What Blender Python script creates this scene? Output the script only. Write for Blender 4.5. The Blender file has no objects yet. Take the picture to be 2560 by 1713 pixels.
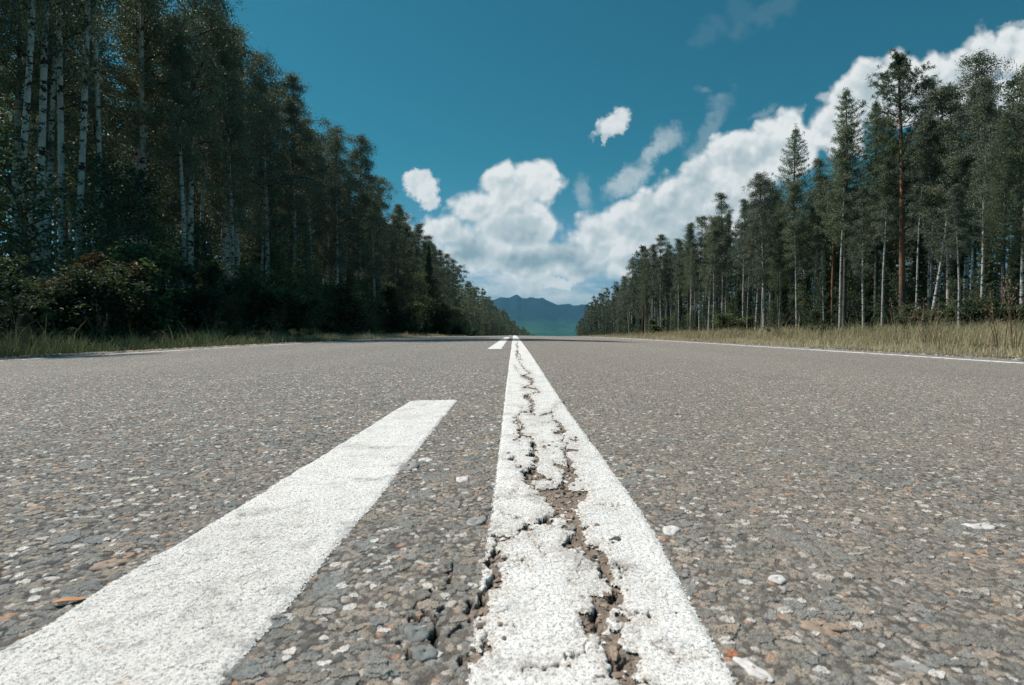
import bpy, math, random
import numpy as np

# ------------------------------------------------------------------ scene, camera, light
S = bpy.context.scene
C = S.collection
RNG = np.random.default_rng(7)
random.seed(7)
EYE = 0.17                       # camera height over the road
SUN_EL, SUN_AZ = 56.0, 28.0      # sun high on the left, a little ahead of the camera

cam_d = bpy.data.cameras.new('camera')
cam = bpy.data.objects.new('camera', cam_d)
C.objects.link(cam)
cam.location = (0, 0, EYE)
cam.rotation_euler = (math.radians(90 - 1.21), 0, math.radians(0.15))
cam_d.sensor_width = 36
cam_d.lens = 21.09
cam_d.clip_start = 0.02
cam_d.clip_end = 60000
cam_d.dof.use_dof = True
cam_d.dof.focus_distance = 1.35
cam_d.dof.aperture_fstop = 20
S.camera = cam

S.view_settings.view_transform = 'Standard'
S.view_settings.look = 'None'
S.view_settings.exposure = 0.10
S.view_settings.gamma = 1
S.cycles.use_denoising = True
S.cycles.denoising_prefilter = 'NONE'
S.cycles.max_bounces = 6
S.cycles.diffuse_bounces = 3
S.cycles.transmission_bounces = 4
S.cycles.volume_bounces = 0
S.cycles.caustics_reflective = False
S.cycles.caustics_refractive = False

sun_d = bpy.data.lights.new('sun', 'SUN')
sun_d.energy = 4.8
sun_d.angle = math.radians(0.53)
sun_d.color = (1.0, 0.93, 0.85)
sun = bpy.data.objects.new('sun', sun_d)
C.objects.link(sun)
_e, _a = math.radians(SUN_EL), math.radians(SUN_AZ)
SUNV = (-math.cos(_e) * math.cos(_a), math.cos(_e) * math.sin(_a), math.sin(_e))
sun.rotation_euler = (math.radians(90 - SUN_EL), 0, math.atan2(SUNV[1], SUNV[0]) + math.radians(90))


# ------------------------------------------------------------------ node helpers
class NT:
    def __init__(s, tree):
        s.t = tree
        tree.nodes.clear()

    def n(s, typ, _props=None, **ins):
        nd = s.t.nodes.new(typ)
        for k, v in (_props or {}).items():
            setattr(nd, k, v)
        for k, v in ins.items():
            key = int(k[1:]) if k[0] == 'i' and k[1:].isdigit() else k.replace('_', ' ')
            s.set(nd.inputs[key], v)
        return nd

    def set(s, sock, v):
        if isinstance(v, bpy.types.NodeSocket):
            s.t.links.new(v, sock)
        elif isinstance(v, bpy.types.Node):
            s.t.links.new(v.outputs[0], sock)
        elif v is not None:
            if hasattr(sock, 'default_value'):
                d = sock.default_value
                if hasattr(d, '__len__') and not hasattr(v, '__len__'):
                    v = [v] * len(d)
                if hasattr(d, '__len__') and len(d) == 4 and len(v) == 3:
                    v = (*v, 1)
                sock.default_value = v

    def m(s, op, a, b=None, c=None, clamp=False):
        nd = s.t.nodes.new('ShaderNodeMath')
        nd.operation = op
        nd.use_clamp = clamp
        s.set(nd.inputs[0], a)
        if b is not None: s.set(nd.inputs[1], b)
        if c is not None: s.set(nd.inputs[2], c)
        return nd.outputs[0]

    def vm(s, op, a, b=None, scale=None):
        nd = s.t.nodes.new('ShaderNodeVectorMath')
        nd.operation = op
        s.set(nd.inputs[0], a)
        if b is not None: s.set(nd.inputs[1], b)
        if scale is not None: s.set(nd.inputs['Scale'], scale)
        return nd.outputs['Value'] if op in ('LENGTH', 'DOT_PRODUCT', 'DISTANCE') else nd.outputs[0]

    def mix(s, f, a, b, blend='MIX'):
        nd = s.t.nodes.new('ShaderNodeMix')
        nd.data_type = 'RGBA'
        nd.blend_type = blend
        s.set(nd.inputs[0], f)
        s.set(nd.inputs[6], a)
        s.set(nd.inputs[7], b)
        return nd.outputs[2]

    def ss(s, x, lo, hi, a=0.0, b=1.0):
        nd = s.t.nodes.new('ShaderNodeMapRange')
        nd.interpolation_type = 'SMOOTHSTEP'
        for i, v in enumerate((x, lo, hi, a, b)):
            s.set(nd.inputs[i], v)
        return nd.outputs[0]

    def ramp(s, f, stops, interp='LINEAR'):
        nd = s.t.nodes.new('ShaderNodeValToRGB')
        cr = nd.color_ramp
        cr.interpolation = interp
        while len(cr.elements) < len(stops):
            cr.elements.new(0.5)
        for e, (p, c) in zip(cr.elements, stops):
            e.position = p
            e.color = (*c, 1) if hasattr(c, '__len__') else (c, c, c, 1)
        s.set(nd.inputs[0], f)
        return nd.outputs[0]

    def noise(s, vec, scale, detail=3, rough=0.5, dist=0.0, out=0):
        nd = s.n('ShaderNodeTexNoise', {}, Vector=vec, Scale=scale, Detail=detail, Roughness=rough, Distortion=dist)
        return nd.outputs[out]

    def vor(s, vec, scale, feature='F1', detail=0, rough=0.5, dims='3D'):
        nd = s.t.nodes.new('ShaderNodeTexVoronoi')
        nd.feature = feature
        nd.voronoi_dimensions = dims
        s.set(nd.inputs['Vector'], vec)
        s.set(nd.inputs['Scale'], scale)
        if detail:
            s.set(nd.inputs['Detail'], detail)
            s.set(nd.inputs['Roughness'], rough)
        return nd


def new_mat(name):
    m = bpy.data.materials.new(name)
    m.use_nodes = True
    return m, NT(m.node_tree)


# ------------------------------------------------------------------ world: sky with cumulus clouds at infinity
VPX, HOR, FD = 1175.0, 755.0, 1373.0     # tangent-plane units used to write down directions
def D(px, py):
    return ((px - VPX) / FD, (HOR - py) / FD)

w = bpy.data.worlds.new('World')
S.world = w
w.use_nodes = True
w.cycles.sampling_method = 'MANUAL'
w.cycles.sample_map_resolution = 256
T = NT(w.node_tree)
sky = T.n('ShaderNodeTexSky')
sky.sky_type = 'NISHITA'
sky.sun_disc = False
sky.sun_elevation = math.radians(SUN_EL)
sky.sun_rotation = math.atan2(SUNV[0], SUNV[1])
sky.altitude = 300
sky.air_density = 1.0
sky.dust_density = 0.6
sky.ozone_density = 2.0
geo = T.n('ShaderNodeTexCoord')
sep = T.n('ShaderNodeSeparateXYZ', {}, i0=geo.outputs['Generated'])
dy = T.m('MAXIMUM', sep.outputs[1], 0.08)
u0 = T.m('DIVIDE', sep.outputs[0], dy)
v0 = T.m('DIVIDE', sep.outputs[2], dy)
_hz = T.m('POWER', T.ss(T.m('ABSOLUTE', v0), 0.30, 0.0), 1.25)
tint = T.mix(_hz, (0.165, 0.74, 0.70), (0.74, 0.88, 1.12))
skyc = T.mix(1.0, sky.outputs[0], tint, 'MULTIPLY')
skyb = T.vm('SCALE', skyc, scale=0.078)
uv0 = T.n('ShaderNodeCombineXYZ', {}, i0=u0, i1=v0, i2=0.0).outputs[0]

def nvec(vec, scale, detail, amp, rough=0.55):
    c = T.noise(vec, scale, detail, rough, out=1)
    c = T.vm('SUBTRACT', c, (0.5, 0.5, 0.5))
    return T.vm('SCALE', c, scale=amp)

BM = 0.235
warp = T.vm('ADD', uv0, nvec(uv0, 16.0, 6, 0.026, 0.60))
warp2 = T.vm('ADD', uv0, nvec(uv0, 20.0, 8, 0.060, 0.72))

# billow pattern: cauliflower lumps, brighter where lumps face the sun
def billow(vec):
    a = T.vor(vec, 24.0, 'SMOOTH_F1', 2, 0.5)
    b = T.noise(vec, 11.0, 7, 0.58)
    return T.m('ADD', T.m('MULTIPLY', T.m('SUBTRACT', 0.75, a.outputs['Distance']), 0.55), T.m('MULTIPLY', b, 0.75))
wv = T.vm('ADD', uv0, nvec(uv0, 14.0, 5, 0.03))
bil = billow(wv)
bil2 = billow(T.vm('ADD', wv, (-0.005, 0.009, 0.0)))
lit = T.m('SUBTRACT', bil, bil2)                     # >0 on the side turned to the sun

bb = T.m('MULTIPLY', T.m('SUBTRACT', bil, BM), 0.050)
def ell(px, py, rx, ry, ang=0.0, src=None):
    cx_, cy_ = D(px, py)
    mp = T.n('ShaderNodeMapping', {'vector_type': 'TEXTURE'}, Vector=src or warp, Location=(cx_, cy_, 0), Rotation=(0, 0, math.radians(ang)), Scale=(rx / FD, ry / FD, 1000))
    return T.vm('LENGTH', mp)
field = None
for px, py, rx, ry in [(1150, 425, 46, 52), (1248, 425, 38, 54), (1198, 428, 50, 54), (1100, 480, 52, 44), (1025, 535, 78, 42), (1180, 520, 112, 72), (1080, 575, 112, 58), (1200, 595, 150, 52), (1300, 590, 90, 55),
        (1370, 545, 76, 56), (1440, 525, 76, 60), (1500, 500, 70, 66), (1550, 458, 62, 66), (1600, 425, 62, 64), (1655, 372, 44, 64), (1700, 372, 60, 78), (1745, 345, 56, 70), (1802, 285, 36, 42), (1815, 345, 62, 62),
        (1560, 560, 115, 66), (1460, 600, 115, 46), (1660, 480, 105, 72), (1885, 300, 44, 44), (1930, 240, 44, 56), (1990, 205, 58, 60), (2060, 188, 56, 58), (2130, 188, 56, 56), (2195, 180, 56, 56), (2245, 145, 46, 64), (2305, 128, 56, 62), (2370, 160, 60, 80), (2090, 245, 120, 52), (2270, 235, 100, 62), (1920, 320, 60, 46), (1330, 618, 120, 32), (1320, 560, 60, 44)]:
    f_ = T.m('MULTIPLY', T.m('SUBTRACT', 1.0, ell(px, py, rx, ry)), min(rx, ry) / FD)
    if field is None: field = f_
    else: field = T.m('SMOOTH_MAX', field, f_, 0.008)
sd = T.m('ADD', field, bb)
m_bank = T.ss(sd, -0.0015, T.ss(v0, .05, .2, .026, .015))

def blob(px, py, rx, ry, ang=0.0, soft=0.45, amp=0.35, dens=1.0):
    r = T.m('SUBTRACT', ell(px, py, rx, ry, ang, warp2), T.m('MULTIPLY', T.m('SUBTRACT', bil, 0.31), amp * 3))
    return T.m('MULTIPLY', T.ss(r, 1.0 + soft * .5, 1.0 - soft * .5), dens)

blobs = [blob(962, 426, 32, 31, dens=.92), blob(984, 462, 16, 18, soft=.8, dens=.8), blob(1405, 288, 38, 24, 38, soft=.6, amp=.5, dens=.92), blob(1383, 318, 10, 16, dens=.7),
         blob(918, 500, 20, 14, soft=.9, dens=.5), blob(930, 545, 36, 24, soft=.9, dens=.75), blob(1252, 646, 66, 17, dens=.95), blob(1120, 660, 40, 12, soft=1, dens=.6),
         blob(1440, 410, 56, 24, 35, soft=1.0, dens=.5), blob(1528, 318, 38, 26, 20, soft=1.0, amp=.5, dens=.36), blob(1500, 345, 46, 16, 45, soft=1.2, dens=.45),
         blob(1620, 300, 18, 62, -35, soft=1.3, amp=1.0, dens=.17), blob(1640, 245, 20, 12, soft=1.5, amp=.8, dens=.11), blob(1605, 215, 12, 9, soft=1.5, amp=.8, dens=.12),
         blob(1335, 440, 16, 24, soft=1.5, amp=.7, dens=.3), blob(1740, 262, 30, 9, 25, soft=1.5, amp=.8, dens=.2),
         blob(1885, 225, 22, 14, soft=1.2, amp=.6, dens=.5), blob(2320, 62, 40, 9, 15, soft=1.2, amp=.7, dens=.4),
         blob(1622, 80, 20, 28, -30, soft=1.6, amp=1.4, dens=.035), blob(1690, 38, 26, 22, soft=1.6, amp=.9, dens=.03), blob(1752, 34, 50, 15, 35, soft=1.5, amp=1.4, dens=.045)]
mask = m_bank
for b_ in blobs:
    mask = T.m('MAXIMUM', mask, b_)
# low broken haze-cloud streaks above the horizon
st = T.vm('MULTIPLY', uv0, (1, 3.2, 1))
stn = T.noise(st, 6.5, 8, 0.6)
m_low = T.m('MULTIPLY', T.ss(stn, 0.36, 0.60), T.m('MULTIPLY', T.ss(v0, 0.022, 0.06), T.ss(v0, 0.15, 0.105)))
m_low = T.m('MULTIPLY', m_low, 0.8)
mask = T.m('MAXIMUM', mask, T.m('MULTIPLY', m_low, T.m('MULTIPLY', T.ss(u0, -0.28, -0.16), T.ss(u0, .32, .18))))
mask = T.m('MULTIPLY', mask, T.ss(sep.outputs[1], 0.1, 0.25))
# shade: bright crown, grey base
deep = T.ss(T.m('ADD', field, T.m('MULTIPLY', T.m('SUBTRACT', T.noise(uv0, 8, 4, .55), .5), 0.07)), 0.004, 0.045)
nearb = T.m('MULTIPLY', T.ss(v0, 0.20, 0.10), T.ss(v0, 0.045, 0.085, .45, 1.0))
sh = T.m('MULTIPLY', deep, T.m('MULTIPLY_ADD', nearb, 0.66, 0.36))
val = T.m('ADD', T.m('MULTIPLY_ADD', sh, -1.20, 0.97), T.m('MULTIPLY', lit, 1.4))
val = T.m('ADD', val, T.m('MULTIPLY', T.m('SUBTRACT', T.noise(T.vm('MULTIPLY', wv, (1, 1.5, 1)), 4.0, 5, .5), .5), 0.62))
cc = T.ramp(val, [(0.0, (.27, .37, .42)), (0.35, (.42, .51, .545)), (0.65, (.55, .62, .64)), (1.0, (.80, .82, .82))])
fin = T.mix(T.m('MULTIPLY', mask, 0.97), skyb, cc)
bg = T.n('ShaderNodeBackground', {}, Color=fin, Strength=1.0)
T.n('ShaderNodeOutputWorld', {}, Surface=bg)

# ------------------------------------------------------------------ mesh helpers
def set_props(o, label=None, cat=None, group=None, kind=None):
    if label: o['label'] = label
    if cat: o['category'] = cat
    if group: o['group'] = group
    if kind: o['kind'] = kind
    return o

def mesh_np(name, co, faces, mats=(), smooth=False, mat_idx=None, attrs=None):
    """faces: list of (n,k) int arrays"""
    me = bpy.data.meshes.new(name)
    co = np.asarray(co, dtype=np.float32)
    me.vertices.add(len(co))
    me.vertices.foreach_set('co', co.ravel())
    loops = np.concatenate([f.ravel() for f in faces]).astype(np.int32)
    tot = np.concatenate([np.full(len(f), f.shape[1], dtype=np.int32) for f in faces])
    start = np.concatenate([[0], np.cumsum(tot)[:-1]]).astype(np.int32)
    me.loops.add(len(loops))
    me.loops.foreach_set('vertex_index', loops)
    me.polygons.add(len(tot))
    me.polygons.foreach_set('loop_start', start)
    for m in mats:
        me.materials.append(m)
    if mat_idx is not None:
        me.polygons.foreach_set('material_index', np.asarray(mat_idx, dtype=np.int32))
    me.update(calc_edges=True)
    if smooth:
        me.polygons.foreach_set('use_smooth', np.ones(len(tot), dtype=bool))
    for k, a in (attrs or {}).items():
        at = me.attributes.new(k, 'FLOAT', 'POINT')
        at.data.foreach_set('value', np.asarray(a, dtype=np.float32))
    return me

def link(name, me, parent=None, **kw):
    o = bpy.data.objects.new(name, me)
    C.objects.link(o)
    if parent: o.parent = parent
    return set_props(o, **kw)

def empty(name, loc=(0, 0, 0), **kw):
    o = bpy.data.objects.new(name, None)
    o.empty_display_size = 0.1
    C.objects.link(o)
    o.location = loc
    return set_props(o, **kw)

def grid_faces(nr, nc):
    i = np.arange(nr - 1)[:, None] * nc + np.arange(nc - 1)[None, :]
    i = i.ravel()
    return np.stack([i, i + 1, i + 1 + nc, i + nc], 1)

def hash2(ix, iy, seed):
    h = (ix.astype(np.int64) * 374761393 + iy.astype(np.int64) * 668265263 + seed * 974634777) & 0x7fffffff
    h = ((h ^ (h >> 13)) * 1274126177) & 0x7fffffff
    return ((h ^ (h >> 16)) & 0xffff) / 65535.0

def vnoise(x, y, seed=0):
    ix, iy = np.floor(x), np.floor(y)
    fx, fy = x - ix, y - iy
    fx, fy = fx * fx * (3 - 2 * fx), fy * fy * (3 - 2 * fy)
    a, b = hash2(ix, iy, seed), hash2(ix + 1, iy, seed)
    c, d = hash2(ix, iy + 1, seed), hash2(ix + 1, iy + 1, seed)
    return (a + (b - a) * fx) * (1 - fy) + (c + (d - c) * fx) * fy - 0.5

def fbm(x, y, f, octs=4, seed=0, g=0.5):
    r, a = 0, 1.0
    for o in range(octs):
        r = r + a * vnoise(x * f + 17.3 * o, y * f - 9.1 * o, seed + o)
        f *= 2.03
        a *= g
    return r

def sstep(x, a, b):
    t = np.clip((x - a) / (b - a), 0, 1)
    return t * t * (3 - 2 * t)

# ------------------------------------------------------------------ road profile
KZ = 1.32e-4
def zc(y):
    y = np.asarray(y, dtype=float)
    a = np.where(y > 0, -KZ * np.minimum(y, 300) ** 2, 0)
    return a - 2 * KZ * 300 * np.clip(y - 300, 0, 1500)
def cx(y):
    y = np.asarray(y, dtype=float)
    return 2.0e-4 * np.clip(y - 30, 0, 700) ** 2
XL, XR = -4.32, 3.95            # asphalt edges
def road_z(x, y):
    xx = x - cx(y)
    return zc(y) - 0.016 * np.sqrt((xx + 0.02) ** 2 + 0.03 ** 2) + 0.0005

# ---- shapes of the broken strip, written as outlines on the ground
def crop(pts, ox, oy, s):
    return np.array([(ox + a / s, oy + b / s) for a, b in pts])
A_ = (1150, 1180, 4.9); B_ = (1000, 1400, 5.009); C_ = (1400, 1400, 5.009); D_ = (1200, 840, 4.613)
dirt_polys = [crop(p, *k) for k, p in [
    (A_, [(880, -40), (960, 0), (1000, 60), (1110, 100), (1170, 150), (1250, 140), (1270, 0), (1300, -60), (1420, -30), (1450, 60), (1380, 130), (1330, 220), (1380, 260), (1500, 230), (1560, 210), (1590, 260), (1550, 320), (1480, 400), (1430, 480), (1430, 530), (1490, 580), (1430, 610), (1500, 690), (1580, 720), (1550, 800), (1590, 900), (1700, 960), (1820, 1020), (1850, 1120), (1830, 1190), (1880, 1250), (1870, 1400), (1900, 1450), (1900, 1560), (1840, 1560), (1830, 1480), (1760, 1350), (1700, 1270), (1700, 1130), (1560, 1090), (1530, 1020), (1450, 1000), (1440, 950), (1320, 970), (1250, 920), (1260, 850), (1380, 800), (1320, 740), (1280, 670), (1200, 600), (1100, 590), (1130, 550), (1210, 520), (1080, 440), (1050, 360), (960, 330), (930, 260), (860, 200), (780, 140), (760, 90), (800, 40)]),
    (A_, [(400, 770), (470, 830), (600, 850), (700, 790), (770, 720), (800, 680), (930, 660), (960, 610), (1090, 570), (1110, 600), (1120, 680), (1000, 680), (930, 690), (870, 760), (720, 800), (620, 880), (480, 900), (440, 960), (490, 1040), (560, 1040), (560, 1100), (520, 1170), (470, 1250), (480, 1400), (430, 1480), (330, 1568), (230, 1568), (300, 1400), (340, 1260), (320, 1200), (360, 1140), (300, 1080), (370, 1010), (430, 920), (400, 830)]),
    (B_, [(1120, 0), (1310, 0), (1260, 120), (1220, 200), (1240, 310), (1280, 390), (1170, 420), (1150, 450), (1150, 600), (1140, 690), (1060, 770), (1030, 830), (1010, 800), (1020, 740), (960, 680), (940, 760), (910, 810), (860, 700), (860, 650), (960, 620), (1010, 540), (1060, 420), (1120, 300), (1110, 180), (1080, 80)]),
    (B_, [(960, 1190), (1080, 1060), (1140, 1130), (1160, 1220), (1050, 1210), (1020, 1320), (960, 1370), (800, 1350), (800, 1260), (900, 1200)]),
    (C_, [(480, 0), (480, 50), (490, 200), (560, 300), (620, 400), (620, 480), (540, 450), (430, 440), (420, 530), (350, 590), (390, 680), (260, 700), (300, 820), (360, 930), (420, 950), (500, 1030), (580, 1130), (600, 1230), (640, 1280), (640, 1350), (680, 1480), (740, 1568), (800, 1800), (1250, 1800), (1090, 1568), (1000, 1440), (960, 1340), (940, 1290), (970, 1230), (870, 1180), (820, 1060), (800, 960), (800, 870), (870, 800), (870, 730), (800, 640), (810, 550), (830, 500), (760, 380), (690, 340), (660, 280), (670, 200), (620, 100), (640, 0)]),
]]
island_polys = [crop(p, *k) for k, p in [
    (A_, [(880, 140), (960, 110), (1100, 120), (1180, 160), (1240, 200), (1120, 210), (1020, 250), (930, 220), (870, 180)]),
    (C_, [(590, 770), (700, 780), (810, 840), (700, 890), (640, 920), (600, 880)]),
    (C_, [(690, 650), (770, 640), (780, 660), (720, 700), (700, 770), (680, 760)]),
]]
dirt_lines = [(crop(p, *D_), wd / 4.613) for p, wd in [
    ([(430, 170), (430, 240)], 22), ([(460, 310), (530, 400), (590, 430)], 12), ([(400, 350), (440, 410)], 10), ([(480, 460), (560, 490), (600, 500), (590, 550)], 34),
    ([(500, 600), (570, 600), (650, 610), (690, 650)], 22), ([(540, 690), (580, 740), (610, 790), (600, 890)], 42), ([(480, 880), (400, 1000)], 22),
    ([(430, 970), (490, 1050), (480, 1110), (470, 1170), (430, 1210)], 38), ([(510, 1160), (620, 1190), (610, 1270)], 34), ([(640, 1270), (620, 1370), (660, 1440), (620, 1568)], 48),
    ([(700, 1270), (780, 1310)], 28), ([(700, 930), (820, 870), (850, 960)], 20), ([(900, 790), (870, 830)], 12), ([(880, 1000), (950, 1060), (970, 1100), (880, 1120)], 42),
    ([(960, 1180), (960, 1210)], 15), ([(1060, 1190), (1120, 1210)], 34), ([(980, 1320), (1080, 1310), (1130, 1330)], 25), ([(980, 1320), (990, 1400), (1040, 1460), (1060, 1568)], 46),
    ([(870, 1490), (1060, 1540)], 46), ([(620, 1568), (700, 1630)], 60), ([(340, 1440), (380, 1440)], 20), ([(420, 90), (425, 120)], 10)]]
crack_lines = [(crop(p, *k), wd / k[2]) for k, p, wd in [
    (A_, [(405, 820), (440, 900), (450, 960), (430, 1010), (370, 1050), (320, 1090)], 30), (A_, [(370, 1150), (380, 1220), (360, 1330), (330, 1430), (280, 1530)], 48),
    (A_, [(770, 60), (830, 80)], 55), (A_, [(850, 10), (900, 10)], 35), (A_, [(790, 160), (840, 180)], 22), (A_, [(1250, 70), (1300, 200)], 26), (A_, [(1230, 240), (1250, 250)], 28),
    (A_, [(800, 690), (800, 750)], 42), (A_, [(980, 630), (1080, 600)], 36), (A_, [(600, 870), (720, 800)], 14), (A_, [(300, 600), (340, 570)], 20), (A_, [(380, 490), (440, 380)], 9),
    (A_, [(1320, 860), (1370, 840)], 60), (A_, [(1710, 1150), (1720, 1260), (1790, 1320)], 42), (A_, [(1400, 700), (1430, 760)], 18), (A_, [(620, 330), (690, 270), (690, 230)], 10),
    (B_, [(1140, 130), (1130, 200), (1140, 280), (1090, 380), (1040, 450), (970, 600)], 46), (B_, [(860, 560), (860, 640)], 46), (B_, [(880, 740), (910, 810)], 16),
    (B_, [(1020, 840), (1050, 960), (1085, 1030)], 12), (B_, [(1060, 1050), (980, 1160)], 14), (B_, [(290, 620), (340, 720), (390, 800)], 18), (B_, [(390, 800), (400, 900), (400, 1000), (365, 1110)], 46),
    (B_, [(400, 800), (440, 730), (480, 680), (520, 640), (540, 590)], 18), (B_, [(0, 1050), (20, 1140), (30, 1200), (10, 1280)], 44), (B_, [(460, 330), (540, 400), (610, 370)], 10),
    (B_, [(1540, 1460), (1570, 1430), (1660, 1420)], 16), (B_, [(1660, 1420), (1960, 1410), (2100, 1430)], 8), (B_, [(2100, 1280), (2180, 1230), (2300, 1210)], 18), (B_, [(790, 1240), (780, 1330)], 18), (B_, [(90, 340), (120, 380)], 16),
    (C_, [(400, 570), (430, 700), (470, 830)], 34), (C_, [(600, 510), (660, 490)], 34), (C_, [(340, 1040), (340, 1190)], 26), (C_, [(790, 1170), (780, 1300), (760, 1370), (700, 1380)], 30),
    (C_, [(640, 1290), (680, 1400), (720, 1500), (760, 1650)], 40), (C_, [(130, 1260), (200, 1220), (300, 1200)], 22), (C_, [(590, 1150), (650, 1270)], 20),
    (C_, [(0, 1410), (80, 1400), (110, 1300)], 10), (C_, [(390, 930), (460, 1010), (510, 1090)], 16), (C_, [(500, 880), (510, 960)], 14),
    (D_, [(520, 690), (530, 720)], 26), (D_, [(600, 830), (595, 890)], 20), (D_, [(480, 880), (400, 1000)], 12), (D_, [(460, 1090), (470, 1160), (430, 1210)], 26), (D_, [(610, 1250), (600, 1290)], 32),
    (D_, [(560, 1390), (630, 1380)], 30), (D_, [(910, 1040), (960, 1110), (890, 1120)], 16), (D_, [(980, 1320), (990, 1400)], 28), (D_, [(1000, 1460), (1030, 1500)], 26), (D_, [(955, 1190), (960, 1215)], 12),
    (D_, [(450, 1550), (480, 1545)], 25), (D_, [(955, 770), (990, 765)], 18), (D_, [(300, 247), (316, 247)], 9),
    (D_, [(430, 235), (445, 270), (462, 312)], 6), (D_, [(590, 430), (540, 448), (480, 462)], 8), (D_, [(592, 548), (560, 575), (500, 602)], 9), (D_, [(690, 650), (620, 665), (545, 690)], 10), (D_, [(600, 885), (540, 875), (480, 882)], 12),
    (D_, [(400, 1000), (430, 1040), (450, 1060)], 14), (D_, [(600, 885), (650, 920), (700, 930)], 9), (D_, [(850, 958), (890, 1010)], 12), (D_, [(965, 1100), (955, 1190), (990, 1250), (1000, 1310)], 14), (D_, [(615, 1270), (640, 1300)], 12),
    (D_, [(426, 120), (428, 170)], 5), (D_, [(418, 60), (424, 110)], 4), (D_, [(250, 1440), (330, 1445), (380, 1430), (440, 1470)], 7), (D_, [(700, 1000), (760, 1012), (830, 1005)], 6),
    (A_, [(480, 500), (560, 560), (640, 545), (700, 610), (760, 640)], 5), (A_, [(1600, 400), (1700, 430), (1830, 415), (1900, 460)], 5), (A_, [(870, 800), (900, 880), (960, 900), (990, 1010), (1080, 1060)], 6), (A_, [(620, 1100), (700, 1130), (780, 1120), (860, 1200)], 5),
    (A_, [(1500, 1140), (1440, 1200), (1460, 1300), (1400, 1380)], 7), (A_, [(1900, 1180), (1990, 1200), (2060, 1290)], 6), (B_, [(1250, 900), (1330, 860), (1420, 880), (1500, 840)], 7), (B_, [(700, 100), (640, 180), (600, 300), (560, 330)], 8),
    (B_, [(200, 560), (240, 500), (330, 470), (380, 380)], 8), (B_, [(620, 1000), (700, 960), (760, 900), (850, 880)], 8), (B_, [(0, 720), (90, 700), (180, 760), (330, 740)], 8), (C_, [(900, 700), (1000, 760), (1100, 740), (1180, 820)], 8), (C_, [(1250, 1100), (1350, 1150), (1420, 1260), (1520, 1290)], 7)]]

def seg_dist(px, py, pts, closed):
    n = len(pts)
    d = np.full(px.shape, 1e9)
    for i in range(n if closed else n - 1):
        a, b = pts[i], pts[(i + 1) % n]
        ab = b - a
        L = max(ab @ ab, 1e-9)
        t = np.clip(((px - a[0]) * ab[0] + (py - a[1]) * ab[1]) / L, 0, 1)
        d = np.minimum(d, np.hypot(px - a[0] - t * ab[0], py - a[1] - t * ab[1]))
    return d

def inside(px, py, pts):
    r = np.zeros(px.shape, bool)
    n = len(pts)
    for i in range(n):
        (x1, y1), (x2, y2) = pts[i], pts[(i + 1) % n]
        c = (y1 > py) != (y2 > py)
        with np.errstate(divide='ignore', invalid='ignore'):
            xi = (x2 - x1) * (py - y1) / (y2 - y1 + 1e-12) + x1
        r ^= c & (px < xi)
    return r

def damage(x, y):
    """signed distance (m, negative inside) to the dirt-filled breaks and to the open cracks"""
    dirt = np.full(x.shape, 0.05)
    crk = np.full(x.shape, 0.05)
    sel = np.where((y > 0.2) & (y < 12) & (x > -0.12) & (x < 0.2))[0]
    if not len(sel): return dirt, crk
    X, Y = x[sel], y[sel]
    wob = 0.16 * Y ** 0.5
    jx = fbm(X, Y, 120, 4, 3) * 0.0045 * (1 + Y)
    jy = fbm(X, Y, 120, 4, 9) * 0.0045 * (1 + Y)
    fx = 1284 + 1500 * (X + jx) / Y
    fy = 825 + 255 / (Y + jy * 2)
    dd = np.full(X.shape, 60.0); cc_ = np.full(X.shape, 60.0)
    def bb(p, m=25):
        return np.where((fx > p[:, 0].min() - m) & (fx < p[:, 0].max() + m) & (fy > p[:, 1].min() - m) & (fy < p[:, 1].max() + m))[0]
    for p in dirt_polys:
        k = bb(p)
        s = seg_dist(fx[k], fy[k], p, True)
        s = np.where(inside(fx[k], fy[k], p), -s, s)
        dd[k] = np.minimum(dd[k], s)
    for p, wd in dirt_lines:
        k = bb(p)
        dd[k] = np.minimum(dd[k], seg_dist(fx[k], fy[k], p, False) - wd * 0.5)
    for p in island_polys:
        k = bb(p)
        s = seg_dist(fx[k], fy[k], p, True)
        s = np.where(inside(fx[k], fy[k], p), -s, s)
        dd[k] = np.maximum(dd[k], -s)
    for p, wd in crack_lines:
        k = bb(p)
        cc_[k] = np.minimum(cc_[k], seg_dist(fx[k], fy[k], p, False) - wd * 0.5)
    m = Y / 1500
    dirt[sel] = dd * m
    crk[sel] = cc_ * m
    # the same strip of breaks runs on ahead, finer and finer
    far = Y > 3.4
    cl = 0.045 + 0.03 * fbm(Y, Y * 0, 1.3, 3, 21)
    f2 = np.abs(X - cl) - 0.001 - 0.022 * np.clip(fbm(X, Y, 7, 3, 31) + .05, 0, 1)
    dirt[sel] = np.where(far, np.minimum(dirt[sel], f2), dirt[sel])
    return dirt, crk

def relief(x, y, dirt, crk):
    """unevenness of the surface at the size of slabs and clods"""
    fade = np.exp(-np.maximum(y, 0) / 6)
    z = fbm(x, y, 14, 3, 40) * 0.0034 * fade + fbm(x, y, 55, 2, 44) * .0016 * fade * sstep(-x, .0, .02) * sstep(x, -.15, -.12)
    depth = sstep(-dirt, -0.0006, 0.003) * (0.0014 + 0.0022 * fbm(x, y, 45, 3, 50))
    clods = sstep(-dirt, 0.0, 0.003) * (np.abs(fbm(x, y, 160, 3, 60)) * 0.0022 + fbm(x, y, 400, 2, 66) * 0.0006)
    bulge = np.exp(-((np.clip(dirt, 0, 1) / 0.02) ** 2)) * (dirt > 0) * 0.0007 * fade
    z = z - depth + clods + bulge * (1 + fbm(x, y, 60, 2, 70))
    z = z - sstep(-crk, -0.0009, 0.0009) * 0.011
    return z

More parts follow.
